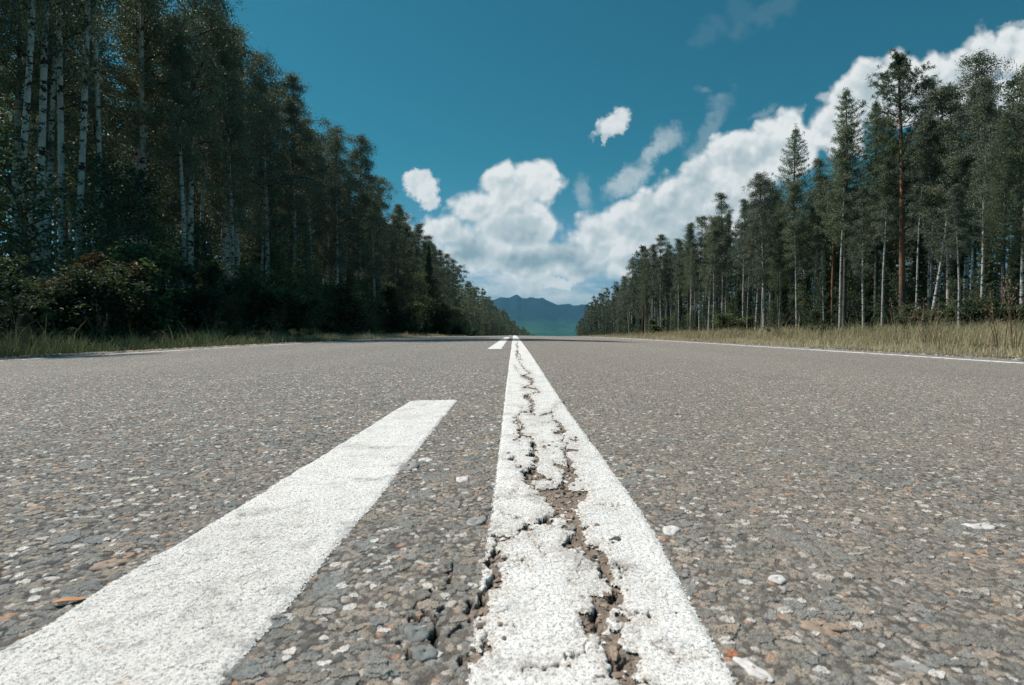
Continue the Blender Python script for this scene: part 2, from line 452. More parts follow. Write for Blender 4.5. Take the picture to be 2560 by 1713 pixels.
# ------------------------------------------------------------------ asphalt and paint materials
def stone_nodes(T):
    """crushed-stone surface: returns height (m) and colour"""
    tc = T.n('ShaderNodeTexCoord').outputs['Object']
    p = T.vm('MULTIPLY', tc, (1, 1, 0))
    wp = T.vm('ADD', p, T.vm('SCALE', T.vm('SUBTRACT', T.noise(p, 90, 3, .6, out=1), (.5, .5, .5)), scale=0.007))
    wp = T.vm('ADD', wp, T.vm('SCALE', T.vm('SUBTRACT', T.noise(p, 420, 2, .6, out=1), (.5, .5, .5)), scale=0.0022))
    st1 = T.vm('MULTIPLY', wp, (1.0, 0.8, 1))
    a = T.vor(st1, 215, 'F1', dims='2D')       # grit, 4 mm
    pb_ = T.vm('MULTIPLY', wp, (0.85, 1.0, 1))
    b = T.vor(pb_, 96, 'F1', dims='2D')        # chippings, 9 mm
    be = T.vor(pb_, 96, 'DISTANCE_TO_EDGE', dims='2D')
    pc_ = T.vm('ADD', wp, (3.1, 1.7, 0))
    c = T.vor(pc_, 40, 'F1', dims='2D')        # stones, 22 mm
    ce = T.vor(pc_, 40, 'DISTANCE_TO_EDGE', dims='2D')
    d = T.vor(T.vm('ADD', wp, (7.3, 5.7, 0)), 74, 'F1', dims='2D')        # pale chips
    ra = T.n('ShaderNodeSeparateColor', {}, i0=a.outputs['Color'])
    rb = T.n('ShaderNodeSeparateColor', {}, i0=b.outputs['Color'])
    rc = T.n('ShaderNodeSeparateColor', {}, i0=c.outputs['Color'])
    rd = T.n('ShaderNodeSeparateColor', {}, i0=d.outputs['Color'])
    mb = T.m('MULTIPLY', T.ss(be.outputs['Distance'], T.m('MULTIPLY_ADD', rb.outputs[0], .12, .03), T.m('MULTIPLY_ADD', rb.outputs[0], .12, .10)), T.m('GREATER_THAN', rb.outputs[1], 0.50))
    mc = T.m('MULTIPLY', T.ss(ce.outputs['Distance'], T.m('MULTIPLY_ADD', rc.outputs[0], .16, .06), T.m('MULTIPLY_ADD', rc.outputs[0], .16, .10)), T.m('MULTIPLY', T.m('GREATER_THAN', rc.outputs[1], 0.86), 0.8))
    md = T.m('MULTIPLY', T.ss(d.outputs['Distance'], T.m('MULTIPLY_ADD', rd.outputs[2], 0.20, 0.16), T.m('MULTIPLY_ADD', rd.outputs[2], 0.20, 0.11)), T.m('GREATER_THAN', rd.outputs[1], 0.85))
    fine = T.noise(p, 900, 3, .65)
    mid = T.noise(p, 260, 4, .6)
    pal = [(0.0, (.062, .074, .080)), (0.16, (.165, .170, .166)), (0.36, (.265, .240, .208)), (0.52, (.195, .208, .205)), (0.66, (.345, .295, .245)), (0.80, (.26, .268, .265)), (0.90, (.54, .51, .48)), (0.974, (.44, .26, .17))]
    ca = T.ramp(ra.outputs[0], pal, 'CONSTANT')
    cb = T.ramp(rb.outputs[0], pal[1:], 'CONSTANT')
    ccl = T.ramp(rc.outputs[0], [(0, (.21, .235, .24)), (.35, (.32, .275, .23)), (.6, (.15, .18, .19)), (.85, (.38, .31, .25))], 'CONSTANT')
    gap = T.ss(a.outputs['Distance'], 0.66, 0.36)
    col = T.mix(gap, (.055, .052, .050), ca)
    col = T.mix(mb, col, cb)
    col = T.mix(mc, col, ccl)
    col = T.mix(md, col, (.66, .64, .61))
    # brown dust in the hollows, in drifts
    dn = T.noise(p, 5.0, 6, .65)
    dn2 = T.noise(p, 60.0, 5, .7)
    spx = T.n('ShaderNodeSeparateXYZ', {}, i0=tc)
    right = T.ss(spx.outputs[0], -0.5, 0.35)
    dust = T.ss(T.m('ADD', T.m('MULTIPLY', dn2, 0.7), T.m('ADD', T.m('MULTIPLY', dn, 0.45), T.m('MULTIPLY', right, 0.13))), 0.46, 0.78)
    col = T.mix(T.m('MULTIPLY', dust, 0.44), col, (.312, .262, .215))
    col = T.mix(T.ss(mid, 0.30, 0.75, 0.0, 0.8), col, T.vm('SCALE', col, scale=1.22))
    col = T.mix(T.ss(fine, 0.62, 0.36, 0.0, 0.62), col, T.vm('SCALE', col, scale=0.40))
    ha = T.m('MULTIPLY', T.m('MULTIPLY', T.ss(a.outputs['Distance'], 0.75, 0.15), T.m('MULTIPLY_ADD', ra.outputs[1], 0.8, 0.3)), 0.0009)
    hb = T.m('MULTIPLY', mb, T.m('MULTIPLY_ADD', rb.outputs[2], 0.0012, 0.0002))
    hc = T.m('MULTIPLY', mc, T.m('MULTIPLY_ADD', rc.outputs[2], 0.0015, 0.0005))
    hd = T.m('MULTIPLY', md, 0.0009)
    h = T.m('ADD', T.m('ADD', ha, hb), T.m('ADD', hc, hd))
    h = T.m('ADD', h, T.m('MULTIPLY', mid, 0.0022))
    h = T.m('ADD', h, T.m('MULTIPLY', fine, 0.0008))
    h = T.m('ADD', h, T.m('MULTIPLY', dn2, 0.0022))
    return tc, p, h, col, mid, fine, dust

def mat_asphalt():
    m, T = new_mat('worn_asphalt')
    tc, p, h, col, mid, fine, dust = stone_nodes(T)
    at = T.n('ShaderNodeAttribute', {'attribute_name': 'dirt'}).outputs['Fac']
    ak = T.n('ShaderNodeAttribute', {'attribute_name': 'crack'}).outputs['Fac']
    dirt = T.ss(T.m('ADD', at, T.m('MULTIPLY', T.m('SUBTRACT', mid, .5), .0022)), 0.0004, -0.0012)
    dcol = T.ramp(T.noise(p, 130, 5, .7), [(0.25, (.12, .092, .072)), (.5, (.235, .185, .145)), (.75, (.33, .265, .215))])
    dcol = T.mix(T.ss(fine, .62, .4, 0, .5), dcol, (.10, .08, .065))
    dcol = T.mix(T.m('MULTIPLY', T.m('GREATER_THAN', T.vor(p, 140, 'F1', dims='2D').outputs['Distance'], .1), 0.0), dcol, col)
    col = T.mix(T.m('MULTIPLY', dirt, .88), col, dcol)
    col = T.mix(T.ss(ak, 0.0010, -0.0001), col, (.035, .033, .032))
    # long-range tone: wheel paths and oil-darkened lane middle
    sx = T.n('ShaderNodeSeparateXYZ', {}, i0=tc)
    tr = T.noise(T.vm('MULTIPLY', p, (1.1, 0.03, 1)), 1.0, 3, .5)
    col = T.vm('SCALE', col, scale=T.m('MULTIPLY_ADD', tr, 0.46, 0.95))
    b = T.n('ShaderNodeBsdfPrincipled', {}, Base_Color=col, Roughness=0.82)
    b.inputs['Specular IOR Level'].default_value = 0.3
    hh = T.m('MULTIPLY', T.m('SUBTRACT', h, 0.0032), T.m('MULTIPLY_ADD', dirt, -0.35, 1.0))
    disp = T.n('ShaderNodeDisplacement', {}, Height=hh, Midlevel=0.0, Scale=1.0)
    T.n('ShaderNodeOutputMaterial', {}, Surface=b, Displacement=disp)
    m.displacement_method = 'BOTH'
    return m

def mat_paint():
    m, T = new_mat('road_paint')
    tc, p, h, col, mid, fine, dust = stone_nodes(T)
    pn = T.noise(p, 420, 4, .78)
    pits = T.m('MAXIMUM', T.ss(pn, 0.445, 0.385), T.m('MULTIPLY', T.ss(fine, .41, .34), .9))
    gr = T.noise(p, 38, 6, .7)
    wcol = T.ramp(gr, [(0.26, (.62, .58, .54)), (0.42, (.80, .79, .77)), (.58, (.88, .87, .85))])
    tint = T.noise(p, 120, 3, .6)
    spy = T.n('ShaderNodeSeparateXYZ', {}, i0=tc)
    oldw = T.m('MULTIPLY', T.ss(spy.outputs[1], .70, .30), T.ss(spy.outputs[0], -.10, -.16))
    wcol = T.mix(T.m('MULTIPLY', oldw, T.ss(gr, .25, .65, .18, .38)), wcol, (.52, .505, .49))
    dk = T.noise(p, 170, 5, .8)
    wcol = T.mix(T.ss(dk, .40, .34, 0, .55), wcol, (.24, .225, .21))
    wcol = T.mix(T.ss(tint, .6, .75, 0, .35), wcol, (.52, .50, .50))
    wcol = T.mix(T.ss(tint, .36, .26, 0, .5), wcol, (.60, .50, .40))
    near = T.m('MULTIPLY', T.ss(T.n('ShaderNodeAttribute', {'attribute_name': 'dirt'}).outputs['Fac'], .011, .0), T.ss(T.noise(p, 150, 4, .7), .36, .62))
    wcol = T.mix(T.m('MULTIPLY', near, .62), wcol, (.42, .34, .27))
    worn = T.m('MAXIMUM', T.ss(T.noise(p, 13, 6, .75), .50, .72), T.m('MULTIPLY', oldw, T.ss(T.noise(p, 45, 4, .7), .50, .70, 0, .7)))
    wcol = T.mix(T.ss(T.noise(p, 7, 5, .65), .50, .70, 0, .35), wcol, (.56, .54, .52))
    wcol = T.mix(T.ss(T.noise(T.vm('ADD', p, (5, 3, 0)), 24, 5, .7), .60, .74, 0, .6), wcol, (.50, .40, .31))
    pits = T.m('MAXIMUM', T.m('MULTIPLY', pits, .66), T.m('MULTIPLY', worn, T.ss(pn, .60, .42)))
    col2 = T.mix(pits, wcol, T.mix(.35, col, (.10, .09, .08)))
    b = T.n('ShaderNodeBsdfPrincipled', {}, Base_Color=col2, Roughness=0.7)
    b.inputs['Specular IOR Level'].default_value = 0.3
    hh = T.m('ADD', T.m('MULTIPLY', T.m('SUBTRACT', h, 0.0032), 0.50), T.m('MULTIPLY', T.m('SUBTRACT', 1.0, pits), 0.0006))
    hh = T.m('ADD', hh, T.m('MULTIPLY', T.m('SUBTRACT', pn, .5), 0.0003))
    disp = T.n('ShaderNodeDisplacement', {}, Height=hh, Midlevel=0.0, Scale=1.0)
    T.n('ShaderNodeOutputMaterial', {}, Surface=b, Displacement=disp)
    m.displacement_method = 'BOTH'
    return m

M_ASPH, M_PAINT = mat_asphalt(), mat_paint()

# ------------------------------------------------------------------ road
def rows(y0, y1, r):
    n = int(math.log(y1 / y0) / r)
    return y0 * np.exp(np.arange(n + 1) * (math.log(y1 / y0) / n))

ys = np.concatenate([np.linspace(-4, 0.14, 30)[:-1], rows(0.14, 0.26, 0.008)[:-1], rows(0.26, 2.6, 0.0027)[:-1], rows(2.6, 60, 0.011)[:-1], rows(60, 520, 0.03)])
ncol = 1300
s = np.linspace(-1, 1, ncol)
Aw = np.clip((np.maximum(ys, 0.12) + 0.13) * 0.92, 0, 3.9)[:, None]
side = np.where(s < 0, -XL, XR)[None, :]
xs = Aw * s[None, :] + (side - Aw) * (np.abs(s) ** 9 * np.sign(s))[None, :]
X = (xs + cx(ys)[:, None]).ravel()
Y = np.repeat(ys, ncol)
dirt, crk = damage(X, Y)
Z = road_z(X, Y) + relief(X, Y, dirt, crk)
me = mesh_np('road', np.stack([X, Y, Z], 1), [grid_faces(len(ys), ncol)], [M_ASPH], True, attrs={'dirt': dirt, 'crack': crk})
link('road', me, kind='structure', label='cracked grey asphalt road with exposed stones running straight to a crest')

def paint_strip(name, xa, xb, ya, yb, nc, label, rag=0.0025, off=0.0012, cat='road marking', group=None, round_end=False, chips=True, keep=None):
    yy = ys[(ys > ya) & (ys < yb)]
    yy = np.concatenate([[ya], yy, [yb]])
    q = np.linspace(0, 1, nc)
    fa = xa if callable(xa) else (lambda y: np.full(len(y), xa))
    fb = xb if callable(xb) else (lambda y: np.full(len(y), xb))
    lo, hi = fa(yy)[:, None], fb(yy)[:, None]
    x = lo + (hi - lo) * q[None, :]
    x = x + cx(yy)[:, None]
    Xp, Yp = x.ravel(), np.repeat(yy, nc)
    d, c = damage(Xp, Yp)
    ev = np.minimum(Xp - cx(Yp) - np.repeat(lo[:, 0], nc), np.repeat(hi[:, 0], nc) - Xp + cx(Yp))
    z = road_z(Xp, Yp) + relief(Xp, Yp, np.maximum(d, 0.0), np.maximum(c, 0.0)) + off * (-.15 + 1.15 * sstep(ev, 0.0005, 0.0065)) * (.45 + .55 * sstep(d, 0, .005))
    f = grid_faces(len(yy), nc)
    mx, my = Xp[f].mean(1), Yp[f].mean(1)
    md, mc = d[f].mean(1), c[f].mean(1)
    e = np.minimum(mx - cx(my) - np.interp(my, yy, lo[:, 0]), np.interp(my, yy, hi[:, 0]) - mx + cx(my))
    e2 = np.minimum(my - ya, yb - my)
    if round_end:
        e2 = e2 - 0.022 * sstep(0.03 - (mx - np.interp(my, yy, lo[:, 0])), 0.0, 0.05)
    e = np.minimum(e, e2)
    nz = fbm(mx, my, 500, 3, 81)
    nzc = fbm(mx, my, 60, 3, 82)
    rr_ = hash2(np.floor(mx * 2500), np.floor(my * 900), 88)
    ok = (e > rag * (0.30 + nz * 0.9 + nzc * 0.5 + (rr_ ** 3) * .9))
    if chips:
        ok &= (md > 0.0006 * nz - 0.0002) & (mc > 0.0004)
    if keep is not None:
        ok &= keep(mx, my)
    f = f[ok]
    used = np.unique(f)
    remap = np.full(len(Xp), -1); remap[used] = np.arange(len(used))
    me = mesh_np(name, np.stack([Xp, Yp, z], 1)[used], [remap[f]], [M_PAINT], True, attrs={'dirt': np.minimum(d, c + .002)[used]})
    return link(name, me, label=label, cat=cat, group=group)

sol_l = lambda y: -0.0225 + 0.004 * fbm(y, y * 0, 1.2, 2, 5) + 0 * y
sol_r = lambda y: np.interp(y, [0.2, 0.3, 0.55, 1.4, 4, 40], [0.106, 0.1095, 0.122, 0.1165, 0.124, 0.128])
paint_strip('solid_centre_line', sol_l, sol_r, 0.16, 300, 240, 'long white solid centre line, cracked open and full of brown dirt', rag=0.0025)
paint_strip('centre_line_dash', lambda y: np.interp(y, [.2, .35, .55, .8, 1.1, 1.45], [-.276, -.275, -.271, -.265, -.258, -.252]), lambda y: np.interp(y, [.2, .35, .7, 1.45], [-.140, -.1385, -.136, -.136]), 0.16, 1.46, 230, 'nearest white dash left of the cracked solid line, broad and speckled', group='dashes of the broken centre line', round_end=True)
paint_strip('centre_line_dash', -.243, -.112, 5.45, 17.5, 40, 'second white dash, small in the distance near the road crest', group='dashes of the broken centre line', rag=0.002)
for y0_ in (25.5, 33.5):
    paint_strip('centre_line_dash', -.243, -.112, y0_, y0_ + 6, 12, '%s white dash counted from the camera, hidden at the road crest' % ('third' if y0_ < 30 else 'fourth'), group='dashes of the broken centre line', rag=0.0)
paint_strip('edge_line', 3.42, 3.53, -3, 320, 30, 'thin white edge line along the right side of the road', rag=0.003, chips=False)
wear = lambda x, y: fbm(x, y, 5, 4, 90) > -0.22 - 0.0 * y
paint_strip('edge_line', -3.92, -3.83, -3, 320, 30, 'dirty worn white edge line along the left side of the road', rag=0.006, chips=False, keep=wear)

# ------------------------------------------------------------------ ground, valley and far mountain
def mat_ground():
    m, T = new_mat('forest_ground')
    tc = T.n('ShaderNodeTexCoord').outputs['Object']
    n1 = T.noise(tc, .6, 6, .6); n2 = T.noise(tc, 14, 5, .65)
    c = T.ramp(n2, [(.3, (.035, .033, .022)), (.5, (.075, .072, .040)), (.7, (.12, .10, .060))])
    c = T.mix(T.ss(n1, .42, .6), c, (.045, .052, .025))
    farc = T.ramp(T.noise(tc, .006, 6, .6), [(.3, (.018, .045, .026)), (.7, (.035, .08, .035))])
    sy = T.n('ShaderNodeSeparateXYZ', {}, i0=tc)
    c = T.mix(T.ss(sy.outputs[1], 350, 900), c, farc)
    b = T.n('ShaderNodeBsdfPrincipled', {}, Base_Color=c, Roughness=.95)
    b.inputs['Specular IOR Level'].default_value = .1
    bump = T.n('ShaderNodeBump', {}, Height=n2, Strength=.6, Distance=.05)
    T.set(b.inputs['Normal'], bump)
    T.n('ShaderNodeOutputMaterial', {}, Surface=b)
    return m

def ground_z(x, y):
    xx = x - cx(y)
    rz = zc(y) - 0.016 * np.abs(np.clip(xx, XL, XR))
    outL, outR = XL - xx, xx - XR
    out = np.maximum(outL, outR)
    z = rz - 0.03 * (out < 0) - 0.012 * sstep(out, -0.02, 0.05)
    z = z - 0.16 * sstep(out, 0.3, 2.6) + 0.14 * sstep(out, 3.5, 8)
    z = z + sstep(out, .1, 2) * fbm(x, y, .7, 4, 101) * 0.10
    z = z + sstep(out, 25, 200) * fbm(x, y, .01, 3, 102) * 6
    return z
gy = np.concatenate([np.linspace(-60, -4, 15)[:-1], np.linspace(-4, 60, 200)[:-1], rows(60, 500, .02)[:-1], rows(500, 14000, .06)])
q = np.linspace(0, 1, 90)[1:]
gxp = np.concatenate([np.linspace(0, XR, 6)[1:], XR + .02 + 0 * np.zeros(1), XR + .05 + 12 * q[:45] ** 1.3 * 2, XR + .05 + 12 * (.5 ** 1.3) * 2 + 9000 * (np.linspace(0, 1, 40)[1:] ** 4)])
gxn = -np.concatenate([np.linspace(0, -XL, 6)[1:], [-XL + .02], -XL + .05 + 12 * q[:45] ** 1.3 * 2, -XL + .05 + 12 * (.5 ** 1.3) * 2 + 9000 * (np.linspace(0, 1, 40)[1:] ** 4)])
gx = np.unique(np.concatenate([gxn, [0], gxp]))
GX = (gx[None, :] + cx(gy)[:, None]).ravel(); GY = np.repeat(gy, len(gx))
me = mesh_np('ground', np.stack([GX, GY, ground_z(GX, GY)], 1), [grid_faces(len(gy), len(gx))], [mat_ground()], True)
link('ground', me, kind='structure', label='dark forest floor and verge soil on both sides of the road')

def mat_mountain():
    m, T = new_mat('wooded_mountain')
    tc = T.n('ShaderNodeTexCoord').outputs['Object']
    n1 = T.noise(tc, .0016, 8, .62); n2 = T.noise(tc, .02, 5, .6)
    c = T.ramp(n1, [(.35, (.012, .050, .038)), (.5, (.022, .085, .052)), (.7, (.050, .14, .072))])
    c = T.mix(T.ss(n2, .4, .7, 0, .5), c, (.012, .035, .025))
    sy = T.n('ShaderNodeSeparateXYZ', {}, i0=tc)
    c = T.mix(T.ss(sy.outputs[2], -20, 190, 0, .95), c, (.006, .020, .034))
    b = T.n('ShaderNodeBsdfPrincipled', {}, Base_Color=c, Roughness=.95)
    b.inputs['Specular IOR Level'].default_value = .05
    T.n('ShaderNodeOutputMaterial', {}, Surface=b)
    return m
ridge_px = [(-400, 690), (600, 700), (1000, 706), (1080, 700), (1125, 690), (1150, 683), (1165, 684), (1176, 679), (1183, 675), (1192, 681), (1205, 684), (1222, 683), (1240, 684), (1262, 690), (1276, 696), (1300, 698), (1330, 697), (1350, 701), (1400, 707), (1700, 715), (2600, 720)]
ru = np.array([(a - VPX) / FD for a, b in ridge_px]); rv = np.array([(HOR - b) / FD for a, b in ridge_px])
my = np.linspace(4200, 10500, 130); mu = np.linspace(-.9, .9, 900)
MU, MY = np.meshgrid(mu, my)
prof = np.interp(MY, [4200, 5200, 6500, 7600, 8500, 9200, 10500], [0.0, .10, .30, .62, 1.0, .78, .4])
MX = MU * MY
mh = np.interp(MU, ru, rv) * 8500 + EYE
base = -130.0
MZ = base + (mh - base) * prof + fbm(MX, MY, .0011, 5, 120) * 130 * np.sin(np.pi * prof) ** 1 + fbm(MX, MY, .008, 4, 125) * 34 * prof ** 2
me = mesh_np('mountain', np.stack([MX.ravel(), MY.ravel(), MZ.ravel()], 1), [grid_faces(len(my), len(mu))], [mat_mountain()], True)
link('mountain', me, kind='structure', label='long blue green wooded mountain ridge on the horizon beyond the road')

# ------------------------------------------------------------------ foliage and bark materials
def mat_leaf(name, stops, transl=.35, rough=.6):
    m, T = new_mat(name)
    g = T.n('ShaderNodeNewGeometry')
    oi = T.n('ShaderNodeObjectInfo')
    tc = T.n('ShaderNodeTexCoord').outputs['Object']
    cl = T.noise(tc, 1.3, 4, .6)
    r = T.m('ADD', T.m('MULTIPLY', g.outputs['Random Per Island'], .50), T.m('ADD', T.m('MULTIPLY_ADD', cl, 1.0, -.20), T.m('MULTIPLY_ADD', oi.outputs['Random'], .24, -.20)))
    c = T.ramp(r, stops)
    d = T.n('ShaderNodeBsdfPrincipled', {}, Base_Color=c, Roughness=rough)
    d.inputs['Specular IOR Level'].default_value = .25
    t = T.n('ShaderNodeBsdfTranslucent', {}, Color=T.vm('MULTIPLY', c, (1.2, 1.25, .6)))
    mx = T.n('ShaderNodeMixShader', {}, i0=transl, i1=d, i2=t)
    T.n('ShaderNodeOutputMaterial', {}, Surface=mx)
    return m

def mat_bark(name, kind):
    m, T = new_mat(name)
    tc = T.n('ShaderNodeTexCoord').outputs['Object']
    if kind == 'birch':
        st = T.vm('MULTIPLY', tc, (3.4, 3.4, 11.0))
        n = T.noise(st, 1.0, 5, .7)
        big = T.noise(T.vm('MULTIPLY', tc, (1.2, 1.2, 2.6)), 1.3, 4, .6)
        k = T.ss(T.m('ADD', T.m('MULTIPLY', n, .66), T.m('MULTIPLY', big, .34)), .525, .555)
        sz = T.n('ShaderNodeSeparateXYZ', {}, i0=tc)
        low = T.ss(sz.outputs[2], 1.2, .1)
        k = T.m('MAXIMUM', k, T.m('MULTIPLY', low, T.ss(n, .42, .52)))
        w_ = T.ramp(T.noise(tc, 5, 4, .6), [(.3, (.38, .355, .34)), (.6, (.62, .595, .57))])
        c = T.mix(k, w_, (.035, .032, .030))
        up = T.ss(sz.outputs[2], 9.5, 13.5)
        c = T.mix(T.m('MULTIPLY', up, .75), c, (.12, .085, .065))
    elif kind == 'pine':
        st = T.vm('MULTIPLY', tc, (9.0, 9.0, 3.0))
        n = T.noise(st, 1.6, 5, .7)
        sz = T.n('ShaderNodeSeparateXYZ', {}, i0=tc)
        lo = T.ramp(n, [(.35, (.06, .045, .040)), (.65, (.20, .145, .12))])
        hi = T.ramp(n, [(.3, (.22, .115, .072)), (.65, (.38, .20, .125))])
        c = T.mix(T.ss(sz.outputs[2], 1.5, 5.0), lo, hi)
    else:
        st = T.vm('MULTIPLY', tc, (8.0, 8.0, 2.5))
        n = T.noise(st, 1.8, 5, .7)
        c = T.ramp(n, [(.35, (.055, .045, .042)), (.65, (.21, .18, .165))])
    b = T.n('ShaderNodeBsdfPrincipled', {}, Base_Color=c, Roughness=.85)
    b.inputs['Specular IOR Level'].default_value = .2
    bm = T.n('ShaderNodeBump', {}, Height=n, Strength=.5, Distance=.02)
    T.set(b.inputs['Normal'], bm)
    T.n('ShaderNodeOutputMaterial', {}, Surface=b)
    return m

M_BIRCHLEAF = mat_leaf('birch_leaves', [(.12, (.050, .076, .066)), (.40, (.138, .175, .140)), (.65, (.235, .265, .195)), (.92, (.36, .35, .25))], .12)
M_LARCH = mat_leaf('larch_needles', [(.15, (.07, .10, .085)), (.5, (.17, .22, .17)), (.9, (.28, .32, .22))], .35)
M_PINE = mat_leaf('pine_needles', [(.15, (.050, .078, .062)), (.5, (.11, .15, .115)), (.9, (.20, .24, .16))], .25)
M_SPRUCE = mat_leaf('spruce_needles', [(.15, (.042, .068, .052)), (.5, (.10, .145, .10)), (.9, (.19, .235, .14))], .25)
M_BUSH = mat_leaf('shrub_leaves', [(.12, (.034, .054, .044)), (.45, (.085, .125, .085)), (.75, (.17, .20, .12)), (.93, (.40, .40, .20))], .30)
M_BUSHRED = mat_leaf('reddish_shrub_leaves', [(.12, (.08, .060, .048)), (.45, (.19, .105, .085)), (.7, (.14, .15, .08)), (.95, (.40, .36, .17))], .30)
B_BIRCH, B_PINE, B_GREY = mat_bark('birch_bark', 'birch'), mat_bark('pine_bark', 'pine'), mat_bark('grey_bark', 'grey')
B_TWIG, T = new_mat('dark_twigs')
T.n('ShaderNodeOutputMaterial', {}, Surface=T.n('ShaderNodeBsdfPrincipled', {}, Base_Color=(.075, .060, .052), Roughness=.9))

# ------------------------------------------------------------------ plant geometry
class Geo:
    def __init__(s):
        s.v, s.f4, s.n, s.mi = [], [], 0, []
    def add(s, v, f, mi=0):
        s.v.append(v); s.f4.append(f + s.n); s.n += len(v); s.mi.append(np.full(len(f), mi))
    def tube(s, pts, rad, sides=6, mi=0):
        pts = np.asarray(pts, float); rad = np.asarray(rad, float)
        t = np.gradient(pts, axis=0)
        t /= np.linalg.norm(t, axis=1)[:, None] + 1e-9
        ref = np.where(np.abs(t[:, 2:3]) < .9, np.array([[0, 0, 1.0]]), np.array([[1.0, 0, 0]]))
        a = np.cross(t, ref); a /= np.linalg.norm(a, axis=1)[:, None] + 1e-9
        b = np.cross(t, a)
        an = np.linspace(0, 2 * np.pi, sides, endpoint=False)
        ring = pts[:, None, :] + rad[:, None, None] * (a[:, None, :] * np.cos(an)[None, :, None] + b[:, None, :] * np.sin(an)[None, :, None])
        n = len(pts)
        i = np.arange(n - 1)[:, None] * sides + np.arange(sides)[None, :]
        j = np.arange(n - 1)[:, None] * sides + (np.arange(sides)[None, :] + 1) % sides
        f = np.stack([i, j, j + sides, i + sides], -1).reshape(-1, 4)
        s.add(ring.reshape(-1, 3), f, mi)
    def mesh(s, name, mats, smooth=False):
        return mesh_np(name, np.concatenate(s.v), [np.concatenate(s.f4)], mats, smooth, np.concatenate(s.mi))

def leaf_cards(rng, cen, length, width, updir=0.25, along=None, fold=0.0):
    n = len(cen)
    nrm = rng.normal(size=(n, 3)); nrm[:, 2] += updir * 3
    nrm /= np.linalg.norm(nrm, axis=1)[:, None]
    t = rng.normal(size=(n, 3)) if along is None else along + rng.normal(size=(n, 3)) * .35
    t -= (t * nrm).sum(1)[:, None] * nrm * (1 if along is None else 0)
    t /= np.linalg.norm(t, axis=1)[:, None] + 1e-9
    b = np.cross(nrm, t); b /= np.linalg.norm(b, axis=1)[:, None] + 1e-9
    L = (length * rng.uniform(.7, 1.25, n))[:, None]; W = (width * rng.uniform(.7, 1.2, n))[:, None]
    v = np.stack([cen - t * L * .5, cen + b * W * .5 - t * L * .08 + nrm * fold * W, cen + t * L * .5, cen - b * W * .5 - t * L * .08 + nrm * fold * W], 1)
    return v.reshape(-1, 3), np.arange(n * 4).reshape(-1, 4)

def trunk_path(rng, H, bend=.35, lean=(0, 0), n=14):
    t = np.linspace(0, 1, n)
    ph = rng.uniform(0, 6.28, 4)
    x = lean[0] * H * t + bend * (np.sin(t * 3.1 + ph[0]) - np.sin(ph[0])) * t * .7 + .05 * np.sin(t * 11 + ph[2]) * t
    y = lean[1] * H * t + bend * (np.sin(t * 2.7 + ph[1]) - np.sin(ph[1])) * t * .7 + .05 * np.sin(t * 13 + ph[3]) * t
    return np.stack([x, y, t * H - .25 * (t == 0)], 1), t

def at_t(path, t):
    q = np.linspace(0, 1, len(path))
    return np.array([np.interp(t, q, path[:, k]) for k in range(3)])

def gen_birch(seed, H=16.0, cs=.42, R=2.5, nb=50, per=9, leaves=56, r0=.13, lsz=.074, lean=(0, 0), droop=.12, fork=False):
    rng = np.random.default_rng(seed)
    g, cr = Geo(), Geo()
    path, t = trunk_path(rng, H, .35, lean)
    rad = r0 * (1 - t) ** .75 + .012; rad[0] *= 1.35
    g.tube(path, rad, 9)
    if fork:
        a = rng.uniform(0, 6.28); p0 = at_t(path, .4)
        q = np.linspace(0, 1, 8)
        fp = p0 + np.stack([q * 1.6 * np.cos(a), q * 1.6 * np.sin(a), q * H * .42], 1)
        g.tube(fp, r0 * .5 * (1 - q) + .012, 6)
    C_, Al = [], []
    k = 0
    for i in range(nb):
        tt = cs + (1 - cs) * ((i + rng.uniform(0, 1)) / nb) ** .9
        tt = min(tt, .985)
        h = (tt - cs) / (1 - cs)
        prof = (min(1, .35 + h * 2.2)) * (1 - h ** 2.4) ** .75 + .10
        if rng.uniform() < .14: prof *= 1.45
        if rng.uniform() < .22: prof *= .45
        L = R * prof * rng.uniform(.7, 1.15)
        az = i * 2.399 + rng.uniform(-.5, .5)
        L *= .72 + .42 * math.sin(az * 2 + h * 9 + seed) * math.sin(h * 14 + seed)
        up = rng.uniform(.55, 1.15) + .3 * h
        bm = 1
        q = np.linspace(0, 1, 7)
        out = L * (q ** .9)
        zz = L * (up * q - (up * .55 + droop) * q ** 2.2)
        b0 = at_t(path, tt)
        bp = b0 + np.stack([out * math.cos(az), out * math.sin(az), zz], 1)
        g.tube(bp, (.010 + .018 * L * (1 - h * .5) * .6) * (1 - q) + .004, 4, 1)
        for j in range(per):
            qq = rng.uniform(.28, 1.02)
            c = np.array([np.interp(qq, q, bp[:, m]) for m in range(3)]) + rng.normal(size=3) * np.array([.16, .16, .10]) * (.5 + L * .3)
            n = int(leaves * rng.choice([.35, .8, 1.1, 1.7]))
            ln = rng.uniform(.2, .9) * (.25 + droop)
            s_ = rng.uniform(0, 1, n) ** 1.1
            dirn = np.array([math.cos(az) * .25, math.sin(az) * .25, -1.0])
            pts = c + s_[:, None] * dirn * ln + rng.normal(size=(n, 3)) * np.array([.17, .17, .11])
            C_.append(pts)
    C_ = np.concatenate(C_)
    v, f = leaf_cards(rng, C_, lsz, lsz * .72, .1)
    cr.add(v, f)
    return g, cr

def gen_aspen(seed, **k):
    return gen_birch(seed, **k)

